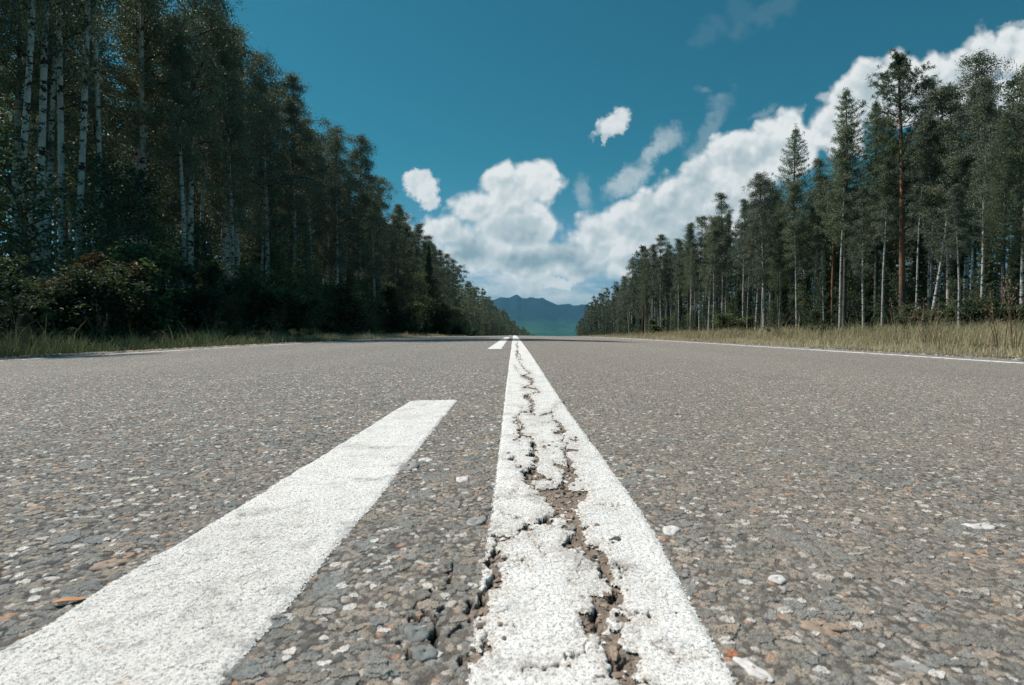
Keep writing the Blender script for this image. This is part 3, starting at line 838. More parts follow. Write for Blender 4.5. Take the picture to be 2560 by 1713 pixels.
def needles(rng, cen, n, spread, L, W, bias=None):
    c = np.repeat(cen, n, 0)
    d = rng.normal(size=c.shape)
    if bias is not None: d += np.repeat(bias, n, 0)
    d /= np.linalg.norm(d, axis=1)[:, None]
    c = c + d * spread * rng.uniform(.15, 1, (len(c), 1))
    t = d
    r = rng.normal(size=c.shape)
    b = np.cross(t, r); b /= np.linalg.norm(b, axis=1)[:, None] + 1e-9
    Ls = L * rng.uniform(.7, 1.2, (len(c), 1))
    v = np.stack([c - t * Ls * .5, c + b * W * .5, c + t * Ls * .5, c - b * W * .5], 1)
    return v.reshape(-1, 3), np.arange(len(c) * 4).reshape(-1, 4)

def gen_pine(seed, H=15.0, cs=.48, R=1.75, nb=64, r0=.15, tufts=18, npt=32, mi=0):
    rng = np.random.default_rng(seed)
    g, cr = Geo(), Geo()
    path, t = trunk_path(rng, H, .18)
    g.tube(path, r0 * (1 - t) ** .6 + .02, 9)
    for i in range(6):      # dead snags under the crown
        tt = rng.uniform(.3, cs); az = rng.uniform(0, 6.28); L = rng.uniform(.3, .9)
        b0 = at_t(path, tt); q = np.linspace(0, 1, 3)
        g.tube(b0 + np.stack([q * L * math.cos(az), q * L * math.sin(az), -q * .15], 1), .014 * (1 - q) + .003, 4)
    cen = []
    for i in range(nb):
        h = (i + rng.uniform()) / nb
        tt = min(cs + (1 - cs) * h, .99)
        L = R * (.45 + .75 * math.sin(math.pi * min(1, .25 + h * .72)) ** 1.2) * rng.uniform(.45, 1.12) * (1.0 if h < .85 else .55)
        az = i * 2.399 + rng.uniform(-.6, .6)
        q = np.linspace(0, 1, 6)
        up = rng.uniform(-.05, .55) + .5 * h
        bp = at_t(path, tt) + np.stack([q * L * math.cos(az), q * L * math.sin(az), L * (up * q ** 1.6 - .10 * q)], 1)
        g.tube(bp, .032 * (1 - q) * (1 - .5 * h) + .006, 4, 1)
        for j in range(tufts):
            qq = rng.uniform(.35, 1.05)
            c = np.array([np.interp(qq, q, bp[:, m]) for m in range(3)]) + rng.normal(size=3) * np.array([.20, .20, .10]) * (.4 + .5 * L)
            cen.append(c)
    cen = np.array(cen)
    v, f = needles(rng, cen, npt, .15, .15, .026, np.tile([[0, 0, .35]], (len(cen), 1)))
    cr.add(v, f)
    return g, cr

def gen_conifer(seed, H=14.0, cs=.30, R=1.9, r0=.12, whorls=34, per=6, dens=15, npt=7, droop=.25, upt=.0, nl=.085, nw=.022, taper=1.0, spread=.12):
    """spruce and larch: whorls of side branches with needles along twigs"""
    rng = np.random.default_rng(seed)
    g, cr = Geo(), Geo()
    path, t = trunk_path(rng, H, .12)
    g.tube(path, r0 * (1 - t) ** .85 + .01, 8)
    cen = []
    for i in range(whorls):
        h = (i + .5) / whorls
        tt = cs + (1 - cs) * h
        Lw = R * ((1 - h) ** taper) * min(1, .55 + h * 2.5) + .12
        for j in range(per):
            L = Lw * rng.uniform(.55, 1.15)
            az = i * 1.1 + j * 6.283 / per + rng.uniform(-.35, .35)
            q = np.linspace(0, 1, 6)
            zz = L * (upt * q - droop * np.sin(q * 2.2) + .22 * q ** 3)
            b0 = at_t(path, min(tt + rng.uniform(-.008, .008), .995))
            bp = b0 + np.stack([q * L * math.cos(az), q * L * math.sin(az), zz], 1)
            g.tube(bp, .018 * (1 - h * .6) * (1 - q) + .004, 3)
            n = int(dens * (.4 + L))
            qq = rng.uniform(.15, 1.0, n)
            c = np.stack([np.interp(qq, q, bp[:, m]) for m in range(3)], 1)
            side_ = rng.normal(size=n) * .22 * L * (1.1 - qq) + rng.normal(size=n) * .05
            c += np.stack([-math.sin(az) * side_, math.cos(az) * side_, -np.abs(side_) * .25 - rng.uniform(0, .10, n)], 1)
            cen.append(c)
    top_ = at_t(path, .99)
    cen.append(top_ + rng.normal(size=(30, 3)) * np.array([.06, .06, .25]))
    cen = np.concatenate(cen)
    v, f = needles(rng, cen, npt, spread, nl, nw, np.tile([[0, 0, .1]], (len(cen), 1)))
    cr.add(v, f)
    return g, cr

def gen_bush(seed, H=2.4, R=1.2, stems=11, clusters=42, leaves=40, lsz=.085, flat=.5):
    rng = np.random.default_rng(seed)
    g, cr = Geo(), Geo()
    cen = []
    for i in range(stems):
        az = rng.uniform(0, 6.28); L = H * rng.uniform(.6, 1.0); o = R * rng.uniform(.2, .95)
        q = np.linspace(0, 1, 7)
        p = np.stack([o * q ** 1.3 * math.cos(az), o * q ** 1.3 * math.sin(az), L * q - .1], 1) + np.stack([.05 * np.sin(q * 7 + i), .05 * np.cos(q * 6 + i), 0 * q], 1)
        g.tube(p, .018 * (1 - q) + .005, 4)
        for k in range(clusters):
            qq = rng.uniform(.18, 1.0)
            c = np.array([np.interp(qq, q, p[:, m]) for m in range(3)])
            a2 = rng.uniform(0, 6.28); l2 = rng.uniform(.1, .55) * (1.15 - qq * .7) * R
            e = c + np.array([l2 * math.cos(a2), l2 * math.sin(a2), rng.uniform(-.05, .2)])
            if rng.uniform() < .5:
                g.tube(np.array([c, (c + e) / 2 + [0, 0, .03], e]), [.006, .004, .002], 3)
            n = int(leaves * rng.uniform(.5, 1.2))
            s_ = rng.uniform(.2, 1.1, n)[:, None]
            cen.append(c + (e - c) * s_ + rng.normal(size=(n, 3)) * np.array([.10, .10, .05]))
    cen = np.concatenate(cen)
    # leaves as six-sided folded blades
    n = len(cen)
    nrm = rng.normal(size=(n, 3)) * .55; nrm[:, 2] += 1.0
    nrm /= np.linalg.norm(nrm, axis=1)[:, None]
    t = rng.normal(size=(n, 3)); t -= (t * nrm).sum(1)[:, None] * nrm; t /= np.linalg.norm(t, axis=1)[:, None]
    b = np.cross(nrm, t)
    L = (lsz * rng.uniform(.6, 1.3, n))[:, None]; W = L * rng.uniform(.5, .7, (n, 1)); up = nrm * W * .22
    A = cen - t * L * .5; Bm = cen - t * L * .12; Tm = cen + t * L * .22; E = cen + t * L * .5 - nrm * L * .08
    V = np.stack([A, Bm + b * W * .5 + up, Tm + b * W * .38 + up, E, Tm - b * W * .38 + up, Bm - b * W * .5 + up], 1).reshape(-1, 3)
    i = np.arange(n)[:, None] * 6
    f = np.concatenate([i + np.array([[0, 1, 2, 3]]), i + np.array([[0, 3, 4, 5]])])
    cr.add(V, f)
    return g, cr

PROTO = {}
def proto(kind, gens, bark, leaf):
    out = []
    for k, (g, cr) in enumerate(gens):
        out.append((g.mesh(kind + '_trunk', [bark, B_TWIG], True), cr.mesh(kind + '_crown', [leaf]), float(np.concatenate(g.v)[:, 2].max())))
    PROTO[kind] = out

proto('birch_tree', [gen_birch(11, cs=.40, R=2.6), gen_birch(12, cs=.36, R=2.7, fork=True, droop=.3), gen_birch(13, cs=.46, R=2.2, r0=.11), gen_birch(14, cs=.32, R=3.0, nb=66, droop=.5), gen_birch(15, cs=.52, R=2.1, r0=.12, nb=44), gen_birch(16, cs=.54, R=1.7, r0=.085, nb=40, per=8)], B_BIRCH, M_BIRCHLEAF)
proto('pine_tree', [gen_pine(21), gen_pine(22, cs=.55, R=1.5, r0=.13), gen_pine(23, cs=.42, R=1.9)], B_PINE, M_PINE)
proto('larch_tree', [gen_conifer(31, H=15, cs=.34, R=2.3, whorls=36, per=6, dens=17, npt=6, droop=.05, upt=.22, taper=.62, nl=.12, nw=.026, r0=.14), gen_conifer(32, H=15, cs=.38, R=2.0, whorls=34, per=6, dens=17, npt=6, droop=.08, upt=.16, taper=.6, nl=.12, nw=.026, r0=.13)], B_GREY, M_LARCH)
proto('spruce_tree', [gen_conifer(41, H=9, cs=.03, R=1.75, whorls=34, per=7, dens=26, npt=8, r0=.10, nl=.11, nw=.032, droop=.28, spread=.10), gen_conifer(42, H=9, cs=.05, R=1.45, whorls=32, per=7, dens=25, npt=8, r0=.09, nl=.11, nw=.032, droop=.22, spread=.10), gen_conifer(43, H=9, cs=.12, R=1.9, whorls=28, per=6, dens=27, npt=8, r0=.10, nl=.11, nw=.032, droop=.32, spread=.11)], B_GREY, M_SPRUCE)
proto('shrub', [gen_bush(51), gen_bush(52, H=2.0, R=1.4, stems=11), gen_bush(53, H=3.0, R=1.0, stems=7, clusters=44)], B_GREY, M_BUSH)
proto('reddish_shrub', [gen_bush(54, H=2.1, R=1.2)], B_GREY, M_BUSHRED)
proto('yellowing_shrub', [gen_bush(58, H=2.6, R=1.25, stems=12, lsz=.12, clusters=36, leaves=30)], B_GREY, mat_leaf('yellowing_shrub_leaves', [(.2, (.06, .09, .06)), (.5, (.14, .19, .10)), (.68, (.34, .38, .17)), (.9, (.66, .62, .30))], .3))
proto('sapling', [gen_birch(61, H=4.0, cs=.10, R=.85, nb=40, per=5, leaves=20, r0=.03, lsz=.07, droop=.1), gen_birch(62, H=4.0, cs=.06, R=1.05, nb=44, per=5, leaves=18, r0=.03, lsz=.075, droop=.0)], B_GREY, M_BUSH)

def plant(kind, x, y, h, label, cat, group=None, var=None, rot=None, lean=0.0, leandir=0.0, wide=1.0):
    ps = PROTO[kind]
    k = random.randrange(len(ps)) if var is None else var % len(ps)
    tm, cm, H0 = ps[k]
    z = float(ground_z(np.array([x]), np.array([y]))[0]) - .05
    name = {'reddish_shrub': 'shrub', 'yellowing_shrub': 'shrub'}.get(kind, kind)
    r = empty(name, (x, y, z), label=label, cat=cat, group=group)
    s_ = h / H0
    r.scale = (s_ * wide, s_ * wide, s_)
    r.rotation_euler = (lean * math.sin(leandir), lean * math.cos(leandir), random.uniform(0, 6.28) if rot is None else rot)
    r.rotation_mode = 'ZXY' if lean else 'XYZ'
    a = bpy.data.objects.new('trunk' if 'shrub' not in kind and kind != 'sapling' else 'stem', tm); C.objects.link(a); a.parent = r
    b = bpy.data.objects.new('crown' if 'shrub' not in kind and kind != 'sapling' else 'foliage', cm); C.objects.link(b); b.parent = r
    return r

def by_px(px, lat):
    """point of the forest edge that lies in this direction, at this distance beside the road"""
    u_ = (px - VPX) / FD
    y = abs(lat / u_)
    for _ in range(8):
        y = abs((lat + (cx(y) if u_ > 0 else cx(y))) / u_) if (lat + cx(y)) / u_ > 0 else y
    y = float(y)
    return u_ * y, y

placed = []
def put(kind, px, top_, lat, label, cat, **k):
    x, y = by_px(px, lat)
    gz = float(ground_z(np.array([x]), np.array([y]))[0])
    h = (HOR - top_) / FD * y + EYE - gz
    placed.append((x, y))
    return plant(kind, x, y, h, label, cat, **k)

# ---- right edge of the forest, from the road's end to the picture's right side
RT = [
 ('birch_tree', 1446, 588, 19, 'leafy birch with a rounded top where the right treeline starts to rise', 3),
 ('pine_tree', 1470, 562, 19.5, 'small dark pine rising over the low start of the right treeline', 0),
 ('birch_tree', 1512, 536, 19, 'birch with a separate pointed top, left of the long level crown on the right side', 0),
 ('birch_tree', 1552, 545, 18.6, 'birch with a bare white stem just right of the separate pointed top', 2),
 ('birch_tree', 1580, 512, 19, 'birch whose white stems stand bunched close together by the right verge', 4),
 ('birch_tree', 1600, 496, 20, 'birch with a broad flat crown over the bunched white stems', 1),
 ('birch_tree', 1632, 500, 19, 'birch with a slightly curved white stem right of the bunched stems', 2),
 ('birch_tree', 1652, 440, 20.5, 'slim birch whose thin tip stands above its neighbours on the right side', 5),
 ('birch_tree', 1700, 455, 19.4, 'birch with a full crown between the thin tip and the thick white stem', 4),
 ('birch_tree', 1747, 392, 17.4, 'birch with the thickest clean white stem, close to the right verge', 3),
 ('birch_tree', 1783, 440, 21, 'birch half hidden behind the thick white stem', 1),
 ('larch_tree', 1812, 296, 19, 'feathery conical larch, leftmost of the tall tips over the right treeline', 0),
 ('birch_tree', 1822, 420, 17.8, 'birch with a bright thin white stem right under the leftmost feathery larch', 2),
 ('birch_tree', 1862, 405, 20, 'olive green birch crown between the two left feathery larches', 4),
 ('pine_tree', 1903, 430, 20, 'low pine with a rusty orange stem beside the grey larch stem', 1),
 ('larch_tree', 1930, 212, 18.5, 'tall feathery larch with a long bare grey stem', 1),
 ('birch_tree', 1974, 425, 18.2, 'birch with a black ringed white stem in front of dark spruces', 0),
 ('larch_tree', 2002, 236, 20.5, 'slender larch immediately left of the tallest orange pine', 1),
 ('pine_tree', 2036, 330, 20, 'dark lower pine tucked against the tallest orange pine', 2),
 ('pine_tree', 2062, 128, 19, 'tallest pine with a long orange stem and a dark dense top', 0),
 ('birch_tree', 2104, 380, 23, 'birch far back in the gap right of the tallest orange pine', 2),
 ('birch_tree', 2168, 200, 20, 'birch with twin black flecked stems behind the leaning birch', 1),
 ('birch_tree', 2205, 142, 20.5, 'tall loose birch crown reaching high right of the tallest pine', 3),
 ('birch_tree', 2216, 330, 21.5, 'thin birch just right of the short white stem by the grass', 5),
 ('birch_tree', 2192, 420, 17.0, 'short thick white birch stem standing at the edge of the right grass', 4),
 ('larch_tree', 2292, 255, 18.5, 'larch with a smooth pale grey stem near the right end of the forest', 0),
 ('birch_tree', 2335, 150, 19.5, 'tall birch at the far right end of the forest', 0),
]
for kd, px, tp, lat, lb, va in RT:
    put(kd, px, tp, lat, lb, {'birch_tree': 'birch tree', 'pine_tree': 'pine tree', 'larch_tree': 'larch tree'}[kd], var=va, group='trees at the right forest edge')
o = put('birch_tree', 2122, 330, 18.6, 'birch leaning strongly to the right with a white stem', 'birch tree', var=0, group='trees at the right forest edge', lean=.16, leandir=0.0)
for px, tp, lat, lb in [(1985, 470, 21, 'dark spruce behind the black ringed white birch stem'), (2030, 560, 19.5, 'small spruce at the foot of the tallest orange pine'),
                        (2095, 520, 22, 'mid sized spruce filling the gap left of the leaning birch'), (2250, 540, 20, 'bushy dark spruce left of the pale grey larch stem'),
                        (2325, 480, 20.5, 'tall dark spruce at the far right end under the birch'), (1890, 560, 20, 'low spruce beneath the olive crown between the larches'),
                        (1790, 610, 20.5, 'low spruce right of the thickest white birch stem'), (1690, 640, 20.5, 'low spruce left of the thickest white birch stem'),
                        (1555, 660, 20, 'low dark spruce left of the bunched white birch stems')]:
    put('spruce_tree', px, tp, lat, lb, 'spruce tree', group='dark spruces under the right birches')

# ---- left edge of the forest
LT = [
 ('birch_tree', 25, -1000, 14.6, 'leaning white birch stem nearest the left border', 0, .07),
 ('birch_tree', 88, -1150, 14.8, 'straight thick white birch, second from the left border', 3, .02),
 ('birch_tree', 142, -1050, 15.6, 'upright white birch in the middle of the left group of four', 4, .0),
 ('birch_tree', 170, -1000, 14.6, 'birch leaning right, last of the left group of four', 0, .05),
 ('birch_tree', 232, -800, 16.4, 'thin shaded birch just right of the left group of four', 2, .0),
 ('birch_tree', 330, -520, 16.0, 'dark birch behind the large leafy shrub', 1, .0),
 ('birch_tree', 437, -300, 15.0, 'birch with a long flecked white stem right of the large leafy shrub', 3, .0),
 ('birch_tree', 455, -240, 16.2, 'thin birch stem standing tight beside the long flecked one', 5, .02),
 ('birch_tree', 520, 20, 15.4, 'birch whose drooping outer twigs hang against the sky high on the left', 3, .0),
 ('birch_tree', 545, 60, 15.2, 'birch with a greyish stem under the high drooping twigs', 1, .0),
 ('birch_tree', 615, 118, 15.0, 'birch with an open airy top below the highest left crowns', 3, .0),
 ('birch_tree', 672, 232, 14.6, 'birch with a broad olive crown in the middle of the left treeline', 0, .0),
 ('birch_tree', 715, 272, 14.8, 'birch whose rounded top borders a small sky gap on the left side', 4, .0),
 ('birch_tree', 745, 330, 16.5, 'slanting thin birch stem beside the small sky gap', 5, .06),
 ('birch_tree', 772, 285, 14.4, 'birch with yellowish foliage right of the small sky gap', 3, .0),
 ('birch_tree', 822, 318, 14.0, 'birch with long hanging twigs ending the yellowish group', 3, .0),
 ('birch_tree', 858, 400, 13.6, 'birch with the lowest hanging twigs over the left verge', 1, .0),
 ('birch_tree', 905, 492, 14.0, 'birch just below the hanging twigs where the left treeline drops', 0, .0),
 ('pine_tree', 925, 515, 13.8, 'dark pine top between the hanging birch twigs and the cloud', 2, .0),
 ('birch_tree', 948, 560, 13.8, 'birch with a brownish crown left of the lone conical tree', 4, .0),
 ('spruce_tree', 983, 560, 12.6, 'lone conical dark tree standing proud of the left treeline', 0, .0),
]
for kd, px, tp, lat, lb, va, ln in LT:
    put(kd, px, tp, -lat, lb, {'birch_tree': 'birch tree', 'pine_tree': 'pine tree', 'spruce_tree': 'spruce tree'}[kd], var=va, group='trees at the left forest edge', lean=ln, leandir=0.0, wide=.50 if px < 300 else (.72 if px < 460 else 1.0))

# ---- shrubs and saplings
SH = [
 ('yellowing_shrub', 335, 548, 8.9, 'large leafy shrub with some yellow leaves, biggest on the left verge', 0),
 ('reddish_shrub', 210, 575, 9.0, 'shrub with reddish brown leaves in front of the white birches', 0),
 ('shrub', 60, 590, 10.4, 'dark shrub at the left border behind the tall grass', 1),
 ('shrub', 140, 610, 9.0, 'low shrub below the reddish brown one', 1),
 ('shrub', 445, 590, 11.0, 'dark shrub under the long flecked birch stem', 2),
 ('shrub', 540, 600, 11.5, 'shaded shrub below the greyish birch stem', 1),
 ('sapling', 625, 560, 11.5, 'young leafy tree under the airy birch top', 1),
 ('sapling', 722, 530, 11.2, 'tallest young tree before the left birches, with tiered leafy twigs', 0),
 ('shrub', 665, 640, 10.8, 'shrub at the foot of the tallest young tree', 0),
 ('sapling', 850, 640, 9.6, 'pale young tree standing free in the dry grass of the left verge', 1),
 ('shrub', 780, 650, 11.0, 'dark shrub left of the pale free standing young tree', 1),
 ('shrub', 905, 655, 10.6, 'dark shrub right of the pale free standing young tree', 2),
 ('sapling', 955, 625, 10.4, 'bushy young tree below the lone conical tree', 0),
 ('shrub', 1000, 672, 10.6, 'rounded bush past the lone conical tree', 0),
]
for kd, px, tp, lat, lb, va in SH:
    put(kd, px, tp, -lat, lb, 'young tree' if kd == 'sapling' else 'shrub', var=va, group='undergrowth along the left verge', wide=1.0 if kd != 'shrub' else 1.25)
for px, tp, lb in [(1500, 728, 'low dark shrub nearest the far end of the right verge'), (1680, 716, 'low dark shrub left of the thickest white birch stem'), (1860, 708, 'low shrub between the bright thin stem and the rusty stem'),
                   (2090, 700, 'tangled shrub just right of the tallest pine foot'), (2150, 690, 'tangled shrub between the leaning birch and the short white stem'), (2300, 672, 'leafy shrub under the pale grey larch stem')]:
    put('shrub', px, tp, 18.2, lb, 'shrub', group='low shrubs along the right forest edge', wide=1.5)
for i in range(21):
    y = 24 + i * 4.8 + random.uniform(-1.2, 1.2)
    x = float(random.uniform(19.8, 22.5) + cx(y))
    SP_ = globals().setdefault('SPR', [])
    SP_.append((1, 'young dark spruce', plant('spruce_tree', x, y, random.uniform(2.5, 6.0), 'young dark spruce between the stems along the right forest edge', 'spruce tree', 'young spruces along the right forest edge', wide=1.3)))
for i in range(34):
    y = 16 + i * 3.3 + random.uniform(-1, 1)
    x = float(-random.uniform(10.6, 13.2) + cx(y))
    UG = globals().setdefault('UNDER', [])
    UG.append((-1, 'dark shaded shrub', plant(random.choice(['shrub', 'shrub', 'sapling']), x, y, random.uniform(1.8, 3.4), 'dark shaded undergrowth filling the foot of the left forest', 'shrub', 'shaded undergrowth of the left forest', wide=1.2)))

for i in range(46):
    y = 17 + i * 2.6 + random.uniform(-1, 1)
    x = float(-random.uniform(12.4, 15.5) + cx(y))
    UNDER.append((-1, 'leafy young tree', plant('sapling', x, y, random.uniform(3.2, 6.6), 'leafy young tree crowded among the left birch stems', 'young tree', 'young trees among the left birch stems', wide=1.25)))
for i in range(22):
    y = 26 + i * 4.5 + random.uniform(-1, 1)
    x = float(random.uniform(18.5, 21) + cx(y))
    UNDER.append((1, 'leafy young tree', plant('sapling', x, y, random.uniform(2.0, 4.0), 'leafy young tree among the right birch stems', 'young tree', 'young trees among the right birch stems', wide=1.25)))
THIN = []
for i in range(10):
    px = 1430 + 900 * (i / 10) ** .6 + random.uniform(-15, 15)
    x, y = by_px(px, random.uniform(9.5, 17))
    THIN.append((1, 'low green weed clump', plant('shrub', x, y, random.uniform(.35, .6), 'x', 'weed', 'weed clumps in the right verge', wide=random.uniform(.9, 1.5))))
for i in range(10):
    px = 60 + 900 * (i / 10) + random.uniform(-25, 25)
    x, y = by_px(px, -random.uniform(6.8, 8.6))
    THIN.append((-1, 'low green weed clump', plant('shrub', x, y, random.uniform(.4, .8), 'x', 'weed', 'weed clumps in the left verge', wide=random.uniform(.9, 1.5))))
for i in range(25):
    px = 1400 + 940 * (i / 25) ** .8 + random.uniform(-12, 12)
    lat = random.uniform(17.8, 20.5)
    x, y = by_px(px, lat)
    if any((x - a_) ** 2 + (y - b_) ** 2 < .5 for a_, b_ in placed): continue
    placed.append((x, y))
    THIN.append((1, 'thin pale birch', plant('birch_tree', x, y, random.uniform(8.5, 12.5), 'x', 'birch tree', 'thin pale birches of the right forest edge', var=random.choice([5, 5, 4, 2]), wide=random.uniform(.75, .95), lean=random.uniform(0, .07), leandir=random.uniform(-.8, .8) + random.choice([0, 3.14]))))
# ---- the rest of the forest
FRONT = {1: [(px, lb) for kd, px, tp, lat, lb, va in RT], -1: [(px, lb) for kd, px, tp, lat, lb, va, ln in LT]}
INNER = []
def free(x, y, d):
    return all((x - a) ** 2 + (y - b) ** 2 > d * d for a, b in placed)
nb_ = {'birch_tree': 0, 'pine_tree': 0, 'larch_tree': 0, 'spruce_tree': 0}
def fill(sign, lat0, y0, y1, nrows, step):
    for r in range(nrows):
        lat = lat0 + r * 2.3
        y = max(y0, lat * 1.05 if r else y0)
        while y < y1:
            yy = y + random.uniform(-.8, .8); ll = lat + random.uniform(-.9, .9)
            x = sign * ll + float(cx(yy))
            y += step * random.uniform(.75, 1.35) * (1 + .004 * yy)
            if not free(x, yy, 1.3): continue
            q = random.random()
            if sign < 0:
                kd = 'birch_tree' if q < .74 or r == 0 else ('spruce_tree' if q < .96 or yy < 60 else 'pine_tree')
                h = random.uniform(13.8, 18.3)
            else:
                kd = 'birch_tree' if q < .68 else ('spruce_tree' if q < .84 else ('pine_tree' if q < .90 else 'larch_tree'))
                h = random.uniform(9.2, 14.0) * (ll / 19.5) ** .30
            if sign < 0: h *= (ll / 15) ** .4 * (1.0 if yy < 23 else 1)
            cat = kd.replace('_', ' ')
            if kd == 'spruce_tree': h *= random.uniform(.35, .75)
            if kd == 'birch_tree' and nb_[kd] > 215: continue
            nb_[kd] += 1
            side_ = 'left' if sign < 0 else 'right'
            ROW = r
            lab = {'birch_tree': 'slender birch among many alike inside the %s forest', 'pine_tree': 'straight pine among the birches inside the %s forest',
                   'larch_tree': 'larch among the birches inside the %s forest', 'spruce_tree': 'dark spruce among the stems inside the %s forest'}[kd] % side_
            INNER.append((plant(kd, x, yy, h, lab, cat, '%ss inside the %s forest' % (cat, side_), wide=random.uniform(.85, 1.2), lean=random.uniform(0, .045), leandir=random.uniform(0, 6.28)), sign, ROW, h))
            placed.append((x, yy))
fill(-1, 15.0, 4, 130, 4, 3.4)
fill(1, 19.6, 20, 130, 4, 3.4)
print('trees', nb_)
PH = {1446: 'the first rounded right birch', 1470: 'the low start pine', 1512: 'the separate pointed birch top', 1552: 'the bare white birch stem', 1580: 'the bunched white stems', 1600: 'the broad flat birch crown',
      1632: 'the slightly curved white stem', 1652: 'the thin birch tip', 1700: 'the full crown by the thin tip', 1747: 'the thickest clean white stem', 1783: 'the half hidden right birch', 1812: 'the leftmost feathery larch', 1822: 'the bright thin stem',
      1862: 'the olive crown between larches', 1903: 'the rusty orange pine stem', 1930: 'the long bare grey larch stem', 1974: 'the black ringed white birch', 2002: 'the slender larch', 2036: 'the dark lower pine', 2062: 'the tallest orange pine',
      2104: 'the birch in the pine gap', 2168: 'the twin flecked stems', 2205: 'the tall loose birch', 2216: 'the thin birch by the short stem', 2192: 'the short thick white stem', 2292: 'the pale grey larch stem', 2335: 'the far right tall birch',
      25: 'the leaning border birch', 88: 'the thick second birch', 142: 'the upright middle left birch', 170: 'the fourth left birch', 232: 'the thin shaded left birch', 330: 'the large leafy shrub',
      437: 'the long flecked stem', 455: 'the thin stem by the flecked one', 520: 'the high drooping twigs', 545: 'the greyish birch stem', 615: 'the open airy birch top', 672: 'the broad olive left crown', 715: 'the sky gap birch', 745: 'the slanting thin stem',
      772: 'the yellowish birch', 822: 'the long hanging twigs', 858: 'the lowest hanging twigs', 905: 'the left treeline drop', 925: 'the dark left pine top', 948: 'the brownish left crown', 983: 'the lone conical tree'}
from collections import defaultdict
ORD = ('first', 'second', 'third', 'fourth', 'fifth', 'sixth', 'seventh', 'eighth', 'ninth', 'tenth', 'eleventh', 'twelfth', 'thirteenth', 'fourteenth', 'fifteenth', 'sixteenth', 'seventeenth', 'eighteenth', 'nineteenth', 'twentieth', 'last')
ub = defaultdict(list)
for sg, nm_, o_ in UNDER + SPR + THIN:
    px = VPX + FD * o_.location.x / o_.location.y
    ub[(sg, nm_, min(FRONT[sg], key=lambda q_: abs(q_[0] - px))[0])].append((px, o_))
for (sg, nm_, near), L_ in ub.items():
    L_.sort(key=lambda q_: q_[0])
    for i_, (px, o_) in enumerate(L_):
        o_['label'] = ('%s beside %s' % (nm_, PH[near])) if len(L_) == 1 else ('%s, %s from left beside %s' % (nm_, ORD[min(i_, 20)], PH[near]))
buck = defaultdict(list)
for o_, sg, rw, h_ in INNER:
    px = VPX + FD * o_.location.x / o_.location.y
    near = min(FRONT[sg], key=lambda q_: abs(q_[0] - px))[0]
    if px < -60: near = None
    buck[(sg, rw, near, o_['category'])].append((px, o_, h_))
for (sg, rw, near, cat), L_ in buck.items():
    L_.sort(key=lambda q_: q_[0])
    row = ('second', 'third', 'fourth', 'fifth')[rw]
    for i_, (px, o_, h_) in enumerate(L_):
        if near is None:
            o_['label'] = '%s just outside the left border shading the verge' % cat; continue
        pos_ = '' if len(L_) == 1 else (('left ', 'right ')[i_] if len(L_) == 2 else (('left ', 'middle ', 'right ')[i_] if len(L_) == 3 else '%s from left ' % ('first', 'second', 'third', 'fourth', 'fifth', 'sixth', 'seventh', 'eighth', 'ninth', 'tenth', 'eleventh', 'twelfth')[min(i_, 11)]))
        if len(L_) > 3: o_['label'] = '%s, %sin the %s row behind %s' % (cat, pos_, row, PH[near])
        else: o_['label'] = '%s%s in the %s row behind %s' % (pos_, cat, row, PH[near])

# ---- far and deep woods as one mass on each side (hundreds of trees beyond the counted ones)
def lowpoly(kind, seed):
    if kind == 'b':
        g, cr = gen_birch(seed, nb=30, per=5, leaves=16, lsz=.22, cs=.38 + .1 * (seed % 3) / 2)
    elif kind == 'p':
        g, cr = gen_pine(seed, nb=22, tufts=6, npt=10)
        cr = Geo(); rng = np.random.default_rng(seed)
        c = np.clip(rng.normal(size=(900, 3)), -1.5, 1.5) * np.array([.75, .75, 2.2]) + np.array([0, 0, 11.5])
        v, f = leaf_cards(rng, c, .30, .12); cr.add(v, f)
    else:
        g, cr = gen_conifer(seed, H=10, cs=.05, R=1.7, whorls=16, per=6, dens=8, npt=2, nl=.24, nw=.10, spread=.1)
    rng = np.random.default_rng(seed)
    g2 = Geo(); path, t = trunk_path(rng, 16 if kind != 's' else 10, .3)
    g2.tube(path, .085 * (1 - t) + .01, 5)
    gv, gf = np.concatenate(g2.v), np.concatenate(g2.f4)
    cv, cf = np.concatenate(cr.v), np.concatenate(cr.f4)
    return gv, gf, cv, cf
LP = {'b': [lowpoly('b', 70 + i) for i in range(5)], 'p': [lowpoly('p', 80 + i) for i in range(2)], 's': [lowpoly('s', 90 + i) for i in range(3)]}
